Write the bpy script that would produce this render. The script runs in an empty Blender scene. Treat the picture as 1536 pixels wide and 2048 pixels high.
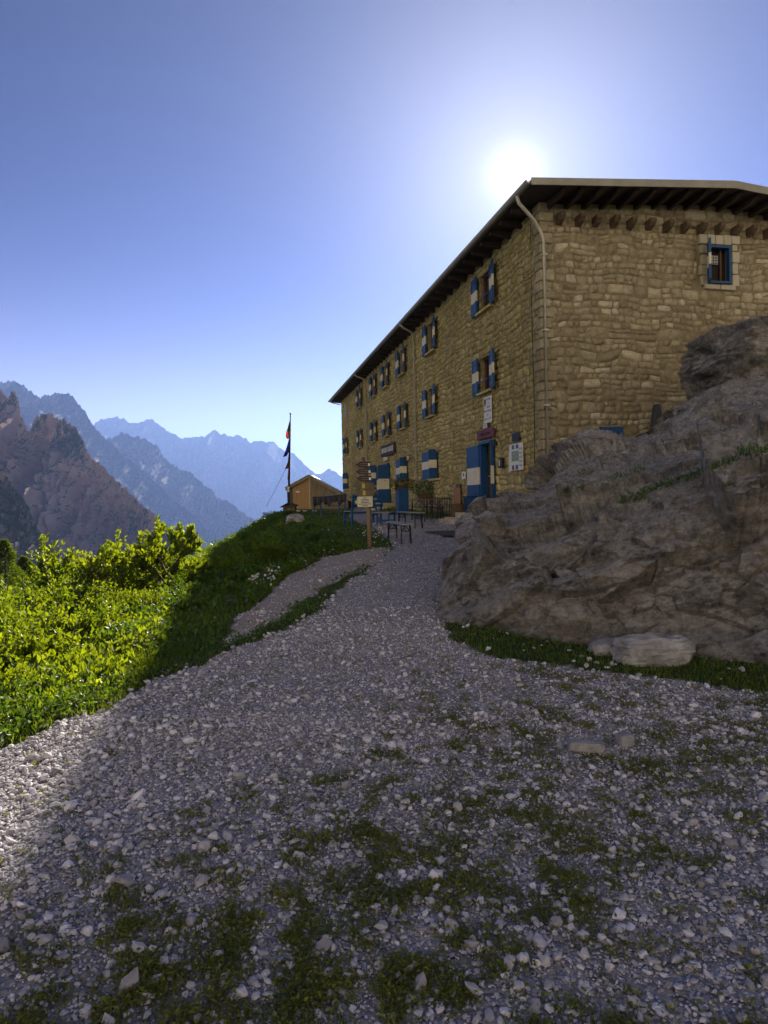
import bpy, math, random
import numpy as np
from mathutils import Vector, Matrix
# ---------------------------------------------------------------- camera, sky, sun
SC = bpy.context.scene
COL = SC.collection
FPX = 1365.33                      # 24 mm lens on a 36 mm tall frame, 2048 px high
PITCH = math.atan(26.4 / FPX); ROLL = .022
fw = np.array([0, math.cos(PITCH), -math.sin(PITCH)]); R0 = np.array([1., 0, 0]); U0 = np.cross(R0, fw)
up = math.cos(ROLL) * U0 + math.sin(ROLL) * R0; rt = math.cos(ROLL) * R0 - math.sin(ROLL) * U0
EYE = np.array([0, 0, 1.6])
cam = bpy.data.cameras.new('camera'); camo = bpy.data.objects.new('camera', cam); COL.objects.link(camo)
cam.sensor_fit = 'VERTICAL'; cam.sensor_height = 36; cam.lens = 24; cam.clip_start = .05; cam.clip_end = 60000
M = Matrix(((rt[0], up[0], -fw[0], EYE[0]), (rt[1], up[1], -fw[1], EYE[1]), (rt[2], up[2], -fw[2], EYE[2]), (0, 0, 0, 1)))
camo.matrix_world = M
SC.camera = camo
def ray(x, y): return fw + rt * (x - 768) / FPX + up * (1024 - y) / FPX
def at(x, y, Y):
    d = ray(x, y); return EYE + d * Y / d[1]
sd = ray(1030, 351); sd = sd / np.linalg.norm(sd)        # direction to the sun
SUN_EL = math.asin(sd[2]); SUN_AZ = math.atan2(sd[0], sd[1])
world = bpy.data.worlds.new('World'); SC.world = world; world.use_nodes = True
nt = world.node_tree; nt.nodes.clear()
wo = nt.nodes.new('ShaderNodeOutputWorld'); bg = nt.nodes.new('ShaderNodeBackground')
sky = nt.nodes.new('ShaderNodeTexSky'); sky.sky_type = 'NISHITA'; sky.sun_disc = False
sky.sun_elevation = SUN_EL; sky.sun_rotation = SUN_AZ; sky.altitude = 2000; sky.air_density = 1.0; sky.dust_density = .3; sky.ozone_density = 3.0
SKY_STR = .042
bg.inputs['Strength'].default_value = SKY_STR
tc = nt.nodes.new('ShaderNodeTexCoord'); vm = nt.nodes.new('ShaderNodeVectorMath'); vm.operation = 'DOT_PRODUCT'
nrm = nt.nodes.new('ShaderNodeVectorMath'); nrm.operation = 'NORMALIZE'
nt.links.new(tc.outputs['Generated'], nrm.inputs[0]); nt.links.new(nrm.outputs[0], vm.inputs[0]); vm.inputs[1].default_value = tuple(sd)
def wmath(op, a, b):
    n = nt.nodes.new('ShaderNodeMath'); n.operation = op
    for i, q in enumerate((a, b)):
        if isinstance(q, (int, float)): n.inputs[i].default_value = q
        else: nt.links.new(q, n.inputs[i])
    return n.outputs[0]
cl = wmath('MAXIMUM', vm.outputs['Value'], 0.0)
g = wmath('MULTIPLY', wmath('POWER', cl, 50000.0), 400.0)   # the bright sun itself
g = wmath('ADD', g, wmath('MULTIPLY', wmath('POWER', cl, 2200.0), 7.0))   # its aureole
g = wmath('ADD', g, wmath('MULTIPLY', wmath('POWER', cl, 260.0), 2.2))
g = wmath('ADD', g, wmath('MULTIPLY', wmath('POWER', cl, 48.0), 4.4))
g = wmath('ADD', g, wmath('MULTIPLY', wmath('POWER', cl, 10.0), 1.2))
gc = nt.nodes.new('ShaderNodeVectorMath'); gc.operation = 'SCALE'; gc.inputs[0].default_value = (1.0, .96, .92)
nt.links.new(g, gc.inputs['Scale'])
ad = nt.nodes.new('ShaderNodeVectorMath'); ad.operation = 'ADD'
hs = nt.nodes.new('ShaderNodeHueSaturation'); hs.inputs['Saturation'].default_value = 1.2; nt.links.new(sky.outputs[0], hs.inputs['Color']); tn = nt.nodes.new('ShaderNodeVectorMath'); tn.operation = 'MULTIPLY'; tn.inputs[1].default_value = (.62, .82, 1.0); 
s1 = nt.nodes.new('ShaderNodeVectorMath'); s1.operation = 'SCALE'; s1.inputs['Scale'].default_value = .11; nt.links.new(hs.outputs[0], s1.inputs[0])
gm_ = nt.nodes.new('ShaderNodeGamma'); gm_.inputs[1].default_value = 2.2; nt.links.new(s1.outputs[0], gm_.inputs[0])
s2 = nt.nodes.new('ShaderNodeVectorMath'); s2.operation = 'SCALE'; s2.inputs['Scale'].default_value = 7.0; nt.links.new(gm_.outputs[0], s2.inputs[0]); nt.links.new(s2.outputs[0], tn.inputs[0])
spz = nt.nodes.new('ShaderNodeSeparateXYZ'); nt.links.new(nrm.outputs[0], spz.inputs[0])
hz_ = wmath('MULTIPLY', wmath('POWER', wmath('SUBTRACT', 1.0, wmath('ABSOLUTE', spz.outputs['Z'], 0.0)), 11.0), 32.0)
hv_ = nt.nodes.new('ShaderNodeVectorMath'); hv_.operation = 'SCALE'; hv_.inputs[0].default_value = (1.0, .93, .93); nt.links.new(hz_, hv_.inputs['Scale'])
ah = nt.nodes.new('ShaderNodeVectorMath'); ah.operation = 'ADD'; nt.links.new(tn.outputs[0], ah.inputs[0]); nt.links.new(hv_.outputs[0], ah.inputs[1]); nt.links.new(ah.outputs[0], ad.inputs[0]); nt.links.new(gc.outputs[0], ad.inputs[1])
nt.links.new(ad.outputs[0], bg.inputs['Color']); nt.links.new(bg.outputs[0], wo.inputs[0])
sl = bpy.data.lights.new('sun', 'SUN'); sl.energy = 5.0; sl.angle = math.radians(.55); sl.color = (1, .9, .72)
slo = bpy.data.objects.new('sun', sl); COL.objects.link(slo)
slo.rotation_euler = Vector(tuple(sd)).to_track_quat('Z', 'Y').to_euler()
SC.view_settings.view_transform = 'Standard'; SC.view_settings.look = 'None'
SC.view_settings.gamma = 1; SC.view_settings.exposure = 1.42
SC.cycles.max_bounces = 6; SC.cycles.transparent_max_bounces = 8; SC.cycles.volume_bounces = 0
# ---------------------------------------------------------------- noise
_r = np.random.default_rng(7)
_perm = _r.permutation(256); _perm = np.concatenate([_perm, _perm, _perm])
_val = _r.random(256) * 2 - 1
def vn(x, y, z=0.0):
    x, y, z = np.broadcast_arrays(np.asarray(x, float), np.asarray(y, float), np.asarray(z, float))
    xi, yi, zi = np.floor(x).astype(int), np.floor(y).astype(int), np.floor(z).astype(int)
    fx, fy, fz = x - xi, y - yi, z - zi
    fx, fy, fz = [q * q * q * (q * (q * 6 - 15) + 10) for q in (fx, fy, fz)]
    def h(a, b, c): return _val[_perm[(_perm[(_perm[a & 255] + b) & 255] + c) & 255]]
    r = 0
    for i in (0, 1):
        for j in (0, 1):
            for k in (0, 1):
                r = r + h(xi + i, yi + j, zi + k) * (fx if i else 1 - fx) * (fy if j else 1 - fy) * (fz if k else 1 - fz)
    return r
def fbm(x, y, z=0.0, o=5, ridged=False):
    s = 0; a = 1; t = 0
    for i in range(o):
        q = vn(x * 2.03 ** i + 13.7 * i, y * 2.03 ** i + 5.1 * i, z * 2.03 ** i)
        s = s + a * ((1 - 2 * np.abs(q)) if ridged else q); t += a; a *= .5
    return s / t
# ---------------------------------------------------------------- object helpers
def tag(o, label=None, cat=None, group=None, kind=None):
    if label: o['label'] = label
    if cat: o['category'] = cat
    if group: o['group'] = group
    if kind: o['kind'] = kind
    return o
def thing(name, label, cat, loc=(0, 0, 0), rz=0, group=None):
    o = bpy.data.objects.new(name, None); COL.objects.link(o); o.empty_display_size = .2
    o.location = tuple(map(float, loc)); o.rotation_euler = (0, 0, rz); return tag(o, label, cat, group)
def raw(name, V, F, mats, parent=None, smooth=False, midx=None, loc=None, attr=None):
    """numpy vertices + faces (an (n,3)/(n,4) array or list of arrays) -> one mesh object"""
    me = bpy.data.meshes.new(name)
    Fs = F if isinstance(F, list) and not isinstance(F[0], tuple) else [F]
    Fs = [np.asarray(f, np.int32) for f in Fs if len(f)]
    V = np.asarray(V, np.float32)
    me.vertices.add(len(V)); me.vertices.foreach_set('co', V.ravel())
    nl = sum(f.size for f in Fs); npoly = sum(len(f) for f in Fs)
    me.loops.add(nl); me.polygons.add(npoly)
    me.loops.foreach_set('vertex_index', np.concatenate([f.ravel() for f in Fs]))
    tot = np.concatenate([np.full(len(f), f.shape[1], np.int32) for f in Fs])
    st = np.concatenate([[0], np.cumsum(tot)[:-1]]).astype(np.int32)
    me.polygons.foreach_set('loop_start', st); me.polygons.foreach_set('loop_total', tot)
    if midx is not None: me.polygons.foreach_set('material_index', np.asarray(midx, np.int32))
    me.polygons.foreach_set('use_smooth', np.full(npoly, smooth))
    for m in (mats if isinstance(mats, (list, tuple)) else [mats]): me.materials.append(m)
    if attr:
        for k, v in attr.items():
            a = me.attributes.new(k, 'FLOAT', 'POINT'); a.data.foreach_set('value', np.asarray(v, np.float32))
    me.update(calc_edges=True); me.validate()
    o = bpy.data.objects.new(name, me); COL.objects.link(o)
    if loc is not None: o.location = loc
    if parent is not None: o.parent = parent
    return o
class MB:
    def __init__(s): s.V = []; s.F = []; s.m = []
    def add(s, V, F, m=0):
        b = len(s.V); s.V += [tuple(map(float, v)) for v in V]; s.F += [tuple(b + i for i in f) for f in F]; s.m += [m] * len(F); return s
    def box(s, c, d, m=0, rz=0, rx=0, ry=0, taper=1.0):
        x, y, z = [q / 2 for q in d]
        P = [(-x, -y, -z), (x, -y, -z), (x, y, -z), (-x, y, -z), (-x * taper, -y * taper, z), (x * taper, -y * taper, z), (x * taper, y * taper, z), (-x * taper, y * taper, z)]
        Mx = Matrix.Translation(Vector(tuple(map(float, c)))) @ Matrix.Rotation(rz, 4, 'Z') @ Matrix.Rotation(ry, 4, 'Y') @ Matrix.Rotation(rx, 4, 'X')
        return s.add([tuple(Mx @ Vector(p)) for p in P], [(0, 3, 2, 1), (4, 5, 6, 7), (0, 1, 5, 4), (1, 2, 6, 5), (2, 3, 7, 6), (3, 0, 4, 7)], m)
    def bar(s, a, b, w, t=None, m=0):
        a, b = Vector(tuple(map(float, a))), Vector(tuple(map(float, b))); d = b - a; t = t or w
        q = d.to_track_quat('Z', 'Y').to_matrix().to_4x4(); Mx = Matrix.Translation((a + b) / 2) @ q
        x, y, z = w / 2, t / 2, d.length / 2
        P = [(-x, -y, -z), (x, -y, -z), (x, y, -z), (-x, y, -z), (-x, -y, z), (x, -y, z), (x, y, z), (-x, y, z)]
        return s.add([tuple(Mx @ Vector(p)) for p in P], [(0, 3, 2, 1), (4, 5, 6, 7), (0, 1, 5, 4), (1, 2, 6, 5), (2, 3, 7, 6), (3, 0, 4, 7)], m)
    def tube(s, pts, r, n=8, m=0):
        pts = [Vector(tuple(map(float, p))) for p in pts]; r = r if isinstance(r, (list, tuple)) else [r] * len(pts)
        V = []; F = []; k = len(pts)
        for i, p in enumerate(pts):
            d = (pts[min(i + 1, k - 1)] - pts[max(i - 1, 0)]).normalized(); q = d.to_track_quat('Z', 'Y')
            for j in range(n):
                a = 2 * math.pi * j / n; V.append(p + q @ Vector((math.cos(a) * r[i], math.sin(a) * r[i], 0)))
        for i in range(k - 1):
            for j in range(n): F.append((i * n + j, i * n + (j + 1) % n, (i + 1) * n + (j + 1) % n, (i + 1) * n + j))
        F.append(tuple(range(n))[::-1]); F.append(tuple((k - 1) * n + j for j in range(n)))
        return s.add(V, F, m)
    def poly(s, pts, m=0): return s.add(pts, [tuple(range(len(pts)))], m)
    def prism(s, pts, off, m=0):
        n = len(pts); o = Vector(off); V = list(pts) + [tuple(Vector(p) + o) for p in pts]
        F = [tuple(range(n)), tuple(range(2 * n - 1, n - 1, -1))] + [(i, i + n, (i + 1) % n + n, (i + 1) % n) for i in range(n)]
        return s.add(V, F, m)
    def build(s, name, mats, parent=None, bevel=0, smooth=False, loc=None, rz=0):
        me = bpy.data.meshes.new(name); me.from_pydata(s.V, [], s.F)
        for mm in (mats if isinstance(mats, (list, tuple)) else [mats]): me.materials.append(mm)
        me.polygons.foreach_set('material_index', s.m); me.polygons.foreach_set('use_smooth', [smooth] * len(s.F)); me.update()
        o = bpy.data.objects.new(name, me); COL.objects.link(o)
        if parent is not None: o.parent = parent
        if loc is not None: o.location = tuple(map(float, loc)); o.rotation_euler = (0, 0, rz)
        if bevel:
            b = o.modifiers.new('b', 'BEVEL'); b.width = bevel; b.segments = 1; b.limit_method = 'ANGLE'
        return o
def dup(o, parent=None, loc=None, rz=None, label=None):
    c = o.copy(); COL.objects.link(c); c.parent = parent
    if loc is not None: c.location = tuple(map(float, loc))
    if rz is not None: c.rotation_euler = (0, 0, rz)
    if label: c['label'] = label
    for ch in list(o.children): dup(ch, c)
    return c
def text_mesh(name, body, size, mat, parent, M4, extr=.004, align='CENTER', xs=1.0):
    cu = bpy.data.curves.new(name, 'FONT'); cu.body = body; cu.size = size; cu.extrude = extr; cu.align_x = align; cu.align_y = 'CENTER'; cu.resolution_u = 2
    to = bpy.data.objects.new(name + '_c', cu); me = bpy.data.meshes.new_from_object(to)
    bpy.data.objects.remove(to); me.name = name
    me.transform(M4 @ Matrix.Diagonal((xs, 1, 1, 1))); me.materials.clear(); me.materials.append(mat)
    o = bpy.data.objects.new(name, me); COL.objects.link(o); o.parent = parent; return o
TXT_FRONT = Matrix.Rotation(math.pi / 2, 4, 'X')      # lettering standing up and read from -Y
# ---------------------------------------------------------------- materials
def mat(name, c1, c2=None, scale=5, rough=.7, bump=0, bscale=None, metal=0, trans=0, island=0, coord='Object', detail=6, spec=.4, c3=None, stretch=None, bdist=.02):
    m = bpy.data.materials.new(name); m.use_nodes = True; t = m.node_tree; N = t.nodes; L = t.links; N.clear()
    out = N.new('ShaderNodeOutputMaterial'); b = N.new('ShaderNodeBsdfPrincipled'); L.new(b.outputs[0], out.inputs[0])
    b.inputs['Roughness'].default_value = rough; b.inputs['Metallic'].default_value = metal
    b.inputs['Specular IOR Level'].default_value = spec
    co = N.new('ShaderNodeTexCoord'); src = co.outputs[coord]
    if stretch:
        mp = N.new('ShaderNodeMapping'); mp.inputs['Scale'].default_value = stretch; L.new(src, mp.inputs[0]); src = mp.outputs[0]
    col = None
    if c2 is not None:
        n = N.new('ShaderNodeTexNoise'); n.inputs['Scale'].default_value = scale; n.inputs['Detail'].default_value = detail; n.inputs['Roughness'].default_value = .65
        L.new(src, n.inputs[0]); r = N.new('ShaderNodeValToRGB'); L.new(n.outputs[0], r.inputs[0])
        e = r.color_ramp.elements; e[0].position = .35; e[1].position = .66; e[0].color = (*c1, 1); e[1].color = (*c2, 1)
        if c3: q = e.new(.52); q.color = (*c3, 1)
        col = r.outputs[0]
    if island:
        g = N.new('ShaderNodeNewGeometry'); mr = N.new('ShaderNodeMapRange'); L.new(g.outputs['Random Per Island'], mr.inputs[0])
        mr.inputs['To Min'].default_value = 1 - island; mr.inputs['To Max'].default_value = 1 + island
        mx = N.new('ShaderNodeVectorMath'); mx.operation = 'SCALE'
        if col is None: mx.inputs[0].default_value = c1
        else: L.new(col, mx.inputs[0])
        L.new(mr.outputs[0], mx.inputs['Scale']); col = mx.outputs[0]
    if col is None: b.inputs['Base Color'].default_value = (*c1, 1)
    else: L.new(col, b.inputs['Base Color'])
    if bump:
        n = N.new('ShaderNodeTexNoise'); n.inputs['Scale'].default_value = bscale or scale * 3; n.inputs['Detail'].default_value = 8; n.inputs['Roughness'].default_value = .65
        L.new(src, n.inputs[0]); bp = N.new('ShaderNodeBump'); bp.inputs['Strength'].default_value = bump; bp.inputs['Distance'].default_value = bdist
        L.new(n.outputs[0], bp.inputs['Height']); L.new(bp.outputs[0], b.inputs['Normal'])
    if trans:
        tr = N.new('ShaderNodeBsdfTranslucent'); ms = N.new('ShaderNodeMixShader'); ms.inputs[0].default_value = trans
        if col is None: tr.inputs[0].default_value = (*c1, 1)
        else:
            hs = N.new('ShaderNodeVectorMath'); hs.operation = 'MULTIPLY'; hs.inputs[1].default_value = (4.2, 3.4, .5); L.new(col, hs.inputs[0]); L.new(hs.outputs[0], tr.inputs[0])
        L.new(b.outputs[0], ms.inputs[1]); L.new(tr.outputs[0], ms.inputs[2]); L.new(ms.outputs[0], out.inputs[0])
    return m
def ramp(t, src, stops):
    r = t.nodes.new('ShaderNodeValToRGB'); t.links.new(src, r.inputs[0]); e = r.color_ramp.elements
    while len(e) < len(stops): e.new(.5)
    for q, (p, c) in zip(e, stops): q.position = p; q.color = (*c, 1) if len(c) == 3 else c
    return r.outputs[0]
MT = {}
MT['blue'] = mat('blue_paint', (.004, .050, .15), (.007, .070, .20), 3, .5, .2, 40)
MT['white'] = mat('cream_paint', (.58, .51, .38), (.70, .63, .48), 4, .6, .2, 40)
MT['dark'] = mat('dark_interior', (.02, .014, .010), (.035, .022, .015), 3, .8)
MT['glass'] = mat('window_glass', (.02, .025, .03), rough=.12, spec=.6)
MT['brownwood'] = mat('brown_wood', (.07, .03, .015), (.12, .05, .025), 6, .6, .3, 30)
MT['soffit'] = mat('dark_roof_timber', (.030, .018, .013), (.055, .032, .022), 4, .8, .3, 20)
MT['metal'] = mat('grey_roof_metal', (.22, .21, .19), (.32, .30, .27), 3, .45, .1, 20, metal=.3)
MT['pipe'] = mat('galvanised_pipe', (.42, .38, .30), (.54, .49, .40), 5, .5, metal=.2)
MT['black'] = mat('black_metal', (.012, .012, .013), rough=.5)
MT['paper'] = mat('white_sign', (.62, .60, .56), (.70, .68, .64), 6, .5)
MT['ink'] = mat('black_ink', (.02, .02, .025), rough=.6)
MT['beertop'] = mat('bench_board', (.20, .20, .22), (.34, .33, .34), 14, .45, .2, 40, stretch=(8, .6, 1))
MT['tabletop'] = mat('worn_brown_board', (.13, .07, .045), (.20, .12, .08), 12, .6, .2, 40, stretch=(8, .6, 1))
# ---------------------------------------------------------------- terrain
EX = np.array([-6, 4.0, 6, 8, 10, 12, 15, 20, 24, 30, 38, 50, 62]); EV = np.array([-3.3, -2.5, -2.3, -1.85, -1.4, -.9, -.35, -1.5, -2.3, -3.7, -5.3, -6.3, -6.6])
def edge_x(y): return np.interp(y, EX, EV)        # where the flat ground ends and the bank begins
def H(x, y, fine=True):
    x = np.asarray(x, float); y = np.asarray(y, float)
    z = np.interp(y, [-700, -300, -20, 4.5, 8, 12, 16, 20, 24, 30, 40, 62, 75, 120, 400, 900, 20000], [-60, -8, -.1, 0, .13, .30, .52, .70, .80, .88, 1.02, 1.15, -1, -22, -150, -330, -330])
    d = edge_x(y) - x
    ds = np.maximum(d, 0)
    near = np.clip((16 - y) / 8, 0, 1)
    drop = np.interp(ds, [0, .8, 2, 5, 9, 16, 60, 400, 20000], [0, .12, .5, 1.4, 2.6, 4.5, 19, 280, 300]) * (.72 + .28 * (1 - near)) * np.interp(y, [14, 19, 28, 60], [1, 1.45, 1.8, 1.8])
    z = np.where(z > -1.5, z - drop, np.minimum(z, z * .5 - drop * .5))
    z = np.maximum(z, -330)
    if fine:
        z = z + .035 * fbm(x * .8, y * .8, 3.1, 3) * np.clip(1 + ds, 1, 6) + .012 * fbm(x * 4, y * 4, 1.7, 2)
        far = np.clip((np.hypot(x, y) - 60) / 200, 0, 1); z = z + far * 25 * fbm(x * .004, y * .004, .3, 4)
    return z
def G(px, py):
    """the point of the ground seen at a pixel"""
    d = ray(px, py); t = np.concatenate([np.linspace(1.5, 40, 1500), np.geomspace(40, 3000, 600)])
    q = EYE[None] + d[None] * (t / d[1])[:, None]; h = H(q[:, 0], q[:, 1], False); k = np.argmax(q[:, 2] < h)
    return q[k] * [1, 1, 0] + [0, 0, h[k]]
def inpoly(x, y, P):
    r = np.zeros(np.shape(x), bool); n = len(P)
    for i in range(n):
        x1, y1 = P[i][:2]; x2, y2 = P[(i + 1) % n][:2]
        if y1 == y2: continue
        c = ((y1 > y) != (y2 > y)) & (x < (x2 - x1) * (y - y1) / (y2 - y1) + x1); r ^= c
    return r
def pxpoly(pts): return [G(*p) for p in pts]
EDGE = [(-260, 1560), (0, 1497), (60, 1478), (110, 1450), (210, 1425), (300, 1365), (420, 1322), (480, 1290), (560, 1262), (640, 1222), (668, 1190), (740, 1135), (775, 1105), (788, 1086), (770, 1076), (745, 1055)]
gp = [G(*p) for p in EDGE]
GRAVEL = [(-8, -6)] + [(gp[0][0] - .6, 2.0)] + [(p[0], p[1]) for p in gp] + [(gp[-1][0] - .6, 24), (-1.6, 30), (-1.8, 40), (-2.6, 62), (20, 62), (40, 20), (40, -6)]
SIDEG = pxpoly([(430, 1292), (480, 1240), (535, 1192), (580, 1150), (640, 1118), (715, 1103), (775, 1096), (762, 1120), (695, 1152), (660, 1170), (605, 1204), (550, 1240), (500, 1270)])
ROCKG = pxpoly([(880, 1238), (1000, 1255), (1250, 1290), (1536, 1320), (1800, 1340), (1900, 1425), (1536, 1392), (1400, 1362), (1250, 1345), (1100, 1325), (980, 1312), (915, 1290)])
def gravel_mask(x, y):
    wx = x + .16 * fbm(x * 2.2, y * 2.2, 5.5, 3); wy = y + .2 * fbm(x * 2, y * 2, 9.5, 3)
    g = inpoly(wx, wy, GRAVEL) | inpoly(wx, wy, SIDEG)
    return g & ~inpoly(wx, wy, ROCKG)
def bare_mask(x, y): return inpoly(x + .1 * fbm(x * 3, y * 3, 2.5, 3), y + .15 * fbm(x * 3, y * 3, 6.5, 3), SIDEG)
def weed_mask(x, y):
    """0..1: how overgrown the gravel is"""
    n = .40 * fbm(x * 1.3 + 3, y * 1.3, 2.2, 4) + .95 * fbm(x * 9, y * 9, 4.2, 4)
    edge = (x - np.interp(y, [1.7, 2.9, 3.6, 4.8, 6.1, 7.7, 10], [-1.7, -1.45, -1.0, -.1, .2, .7, 1.6])) / .5
    path = np.exp(-((x - np.interp(y, [0, 4, 8, 12, 20], [-2.6, -1.2, -.35, .25, 1.0])) / np.interp(y, [2, 5, 9, 14], [.9, 1.05, 1.0, 1.3])) ** 2)
    b = np.interp(y, [1.5, 3, 4.5, 7, 10, 14, 24, 30], [.08, .06, .04, .02, -.08, -.5, -.7, -.7])
    b = b + .12 * np.exp(-((y - 3.0) / .8) ** 2 - ((x + .5) / 1.2) ** 2) + .12 * np.clip((y - 4.6) / 1.5, 0, 1) * np.clip((x - 1.2) / 1.5, 0, 1)
    return np.clip((n + b - .02) / .75, 0, .75) * np.clip(edge + .25, 0.04, 1)
def axis(core0, core1, step, lo, hi, gr=1.09):
    a = list(np.arange(core0, core1 + step / 2, step)); s = step; x = a[-1]
    while x < hi: s *= gr; x += s; a.append(x)
    s = step; x = a[0]; b = []
    while x > lo: s *= gr; x -= s; b.append(x)
    return np.array(b[::-1] + a)
gx = axis(-10, 9, .07, -9000, 9000, 1.10); gy = axis(1.2, 22, .08, -900, 14000, 1.09)
X, Y = np.meshgrid(gx, gy)
Z = H(X, Y)
gm = gravel_mask(X, Y).astype(float); wm = weed_mask(X, Y)
nx, ny = len(gx), len(gy)
idx = np.arange(nx * ny).reshape(ny, nx)
FQ = np.stack([idx[:-1, :-1], idx[:-1, 1:], idx[1:, 1:], idx[1:, :-1]], -1).reshape(-1, 4)
def ground_mat():
    m = bpy.data.materials.new('gravel_and_soil'); m.use_nodes = True; t = m.node_tree; N = t.nodes; L = t.links
    b = N['Principled BSDF']; b.inputs['Roughness'].default_value = .85; b.inputs['Specular IOR Level'].default_value = .3
    co = N.new('ShaderNodeTexCoord').outputs['Object']
    vs = []
    for sc in (26, 60):
        v = N.new('ShaderNodeTexVoronoi'); v.inputs['Scale'].default_value = sc; L.new(co, v.inputs['Vector']); vs.append(v)
    # pebble colour: a grey for every cell
    sep = N.new('ShaderNodeSeparateColor'); L.new(vs[0].outputs['Color'], sep.inputs[0])
    peb = ramp(t, sep.outputs[0], [(0, (.165, .155, .165)), (.4, (.325, .305, .325)), (.8, (.445, .42, .45)), (1, (.56, .53, .56))])
    sep2 = N.new('ShaderNodeSeparateColor'); L.new(vs[1].outputs['Color'], sep2.inputs[0])
    peb2 = ramp(t, sep2.outputs[0], [(0, (.15, .135, .13)), (.5, (.31, .285, .28)), (1, (.50, .47, .46))])
    mx = N.new('ShaderNodeMix'); mx.data_type = 'RGBA'; mx.inputs[0].default_value = .5; L.new(peb, mx.inputs[6]); L.new(peb2, mx.inputs[7])
    n = N.new('ShaderNodeTexNoise'); n.inputs['Scale'].default_value = 1.3; n.inputs['Detail'].default_value = 9; n.inputs['Roughness'].default_value = .7; L.new(co, n.inputs[0])
    soil = ramp(t, n.outputs[0], [(.35, (.06, .05, .035)), (.65, (.15, .125, .095))])
    grass = ramp(t, n.outputs[0], [(.3, (.015, .028, .007)), (.55, (.035, .06, .012)), (.75, (.05, .075, .02))])
    ag = N.new('ShaderNodeAttribute'); ag.attribute_name = 'gravel'; aw = N.new('ShaderNodeAttribute'); aw.attribute_name = 'weed'
    ab = N.new('ShaderNodeAttribute'); ab.attribute_name = 'bare'; m0 = N.new('ShaderNodeMix'); m0.data_type = 'RGBA'; am_ = N.new('ShaderNodeMath'); am_.operation = 'MULTIPLY'; am_.inputs[1].default_value = .75; L.new(ab.outputs['Fac'], am_.inputs[0]); L.new(am_.outputs[0], m0.inputs[0]); L.new(mx.outputs[2], m0.inputs[6]); m0.inputs[7].default_value = (.42, .33, .25, 1)
    m1 = N.new('ShaderNodeMix'); m1.data_type = 'RGBA'; L.new(aw.outputs['Fac'], m1.inputs[0]); L.new(m0.outputs[2], m1.inputs[6]); L.new(soil, m1.inputs[7])
    m2 = N.new('ShaderNodeMix'); m2.data_type = 'RGBA'; L.new(ag.outputs['Fac'], m2.inputs[0]); L.new(grass, m2.inputs[6]); L.new(m1.outputs[2], m2.inputs[7])
    L.new(m2.outputs[2], b.inputs['Base Color'])
    bp = N.new('ShaderNodeBump'); bp.inputs['Strength'].default_value = .9; bp.inputs['Distance'].default_value = .02; bp.invert = True
    L.new(vs[0].outputs['Distance'], bp.inputs['Height'])
    bp2 = N.new('ShaderNodeBump'); bp2.inputs['Strength'].default_value = .7; bp2.inputs['Distance'].default_value = .012; bp2.invert = True
    L.new(vs[1].outputs['Distance'], bp2.inputs['Height']); L.new(bp.outputs[0], bp2.inputs['Normal']); L.new(bp2.outputs[0], b.inputs['Normal'])
    return m
MT['ground'] = ground_mat()
g_o = raw('ground', np.stack([X, Y, Z], -1).reshape(-1, 3), FQ, MT['ground'], smooth=True, attr={'bare': bare_mask(X, Y).astype(float).ravel(), 'gravel': gm.ravel(), 'weed': wm.ravel()})
tag(g_o, 'gravel path and grassy bank falling away to the valley', kind='structure')
# ---------------------------------------------------------------- mountains
def rock_far(name, a, b, c, green, gpos=.55, sc=.01):
    m = bpy.data.materials.new(name); m.use_nodes = True; t = m.node_tree; N = t.nodes; L = t.links
    bs = N['Principled BSDF']; bs.inputs['Roughness'].default_value = .95; bs.inputs['Specular IOR Level'].default_value = .1
    co = N.new('ShaderNodeTexCoord').outputs['Object']
    mp = N.new('ShaderNodeMapping'); mp.inputs['Scale'].default_value = (1, 1, 1.8); mp.inputs['Rotation'].default_value = (0, .6, 0); L.new(co, mp.inputs[0])
    n = N.new('ShaderNodeTexNoise'); n.inputs['Scale'].default_value = sc; n.inputs['Detail'].default_value = 12; n.inputs['Roughness'].default_value = .72; L.new(mp.outputs[0], n.inputs[0])
    r = ramp(t, n.outputs[0], [(.36, a), (.5, b), (.64, c)])
    n2 = N.new('ShaderNodeTexNoise'); n2.inputs['Scale'].default_value = sc * .6; n2.inputs['Detail'].default_value = 10; n2.inputs['Roughness'].default_value = .75; L.new(co, n2.inputs[0])
    ge = N.new('ShaderNodeNewGeometry'); sx = N.new('ShaderNodeSeparateXYZ'); L.new(ge.outputs['Normal'], sx.inputs[0])
    ma = N.new('ShaderNodeMath'); ma.operation = 'MULTIPLY_ADD'; L.new(sx.outputs['Z'], ma.inputs[0]); ma.inputs[1].default_value = .45; L.new(n2.outputs[0], ma.inputs[2])
    k = ramp(t, ma.outputs[0], [(gpos, (0, 0, 0)), (gpos + .12, (1, 1, 1))])
    mx = N.new('ShaderNodeMix'); mx.data_type = 'RGBA'; L.new(k, mx.inputs[0]); L.new(r, mx.inputs[6]); mx.inputs[7].default_value = (*green, 1)
    L.new(mx.outputs[2], bs.inputs['Base Color'])
    bp = N.new('ShaderNodeBump'); bp.inputs['Strength'].default_value = .9; bp.inputs['Distance'].default_value = .06 / sc; L.new(n.outputs[0], bp.inputs['Height']); L.new(bp.outputs[0], bs.inputs['Normal'])
    return m
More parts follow.
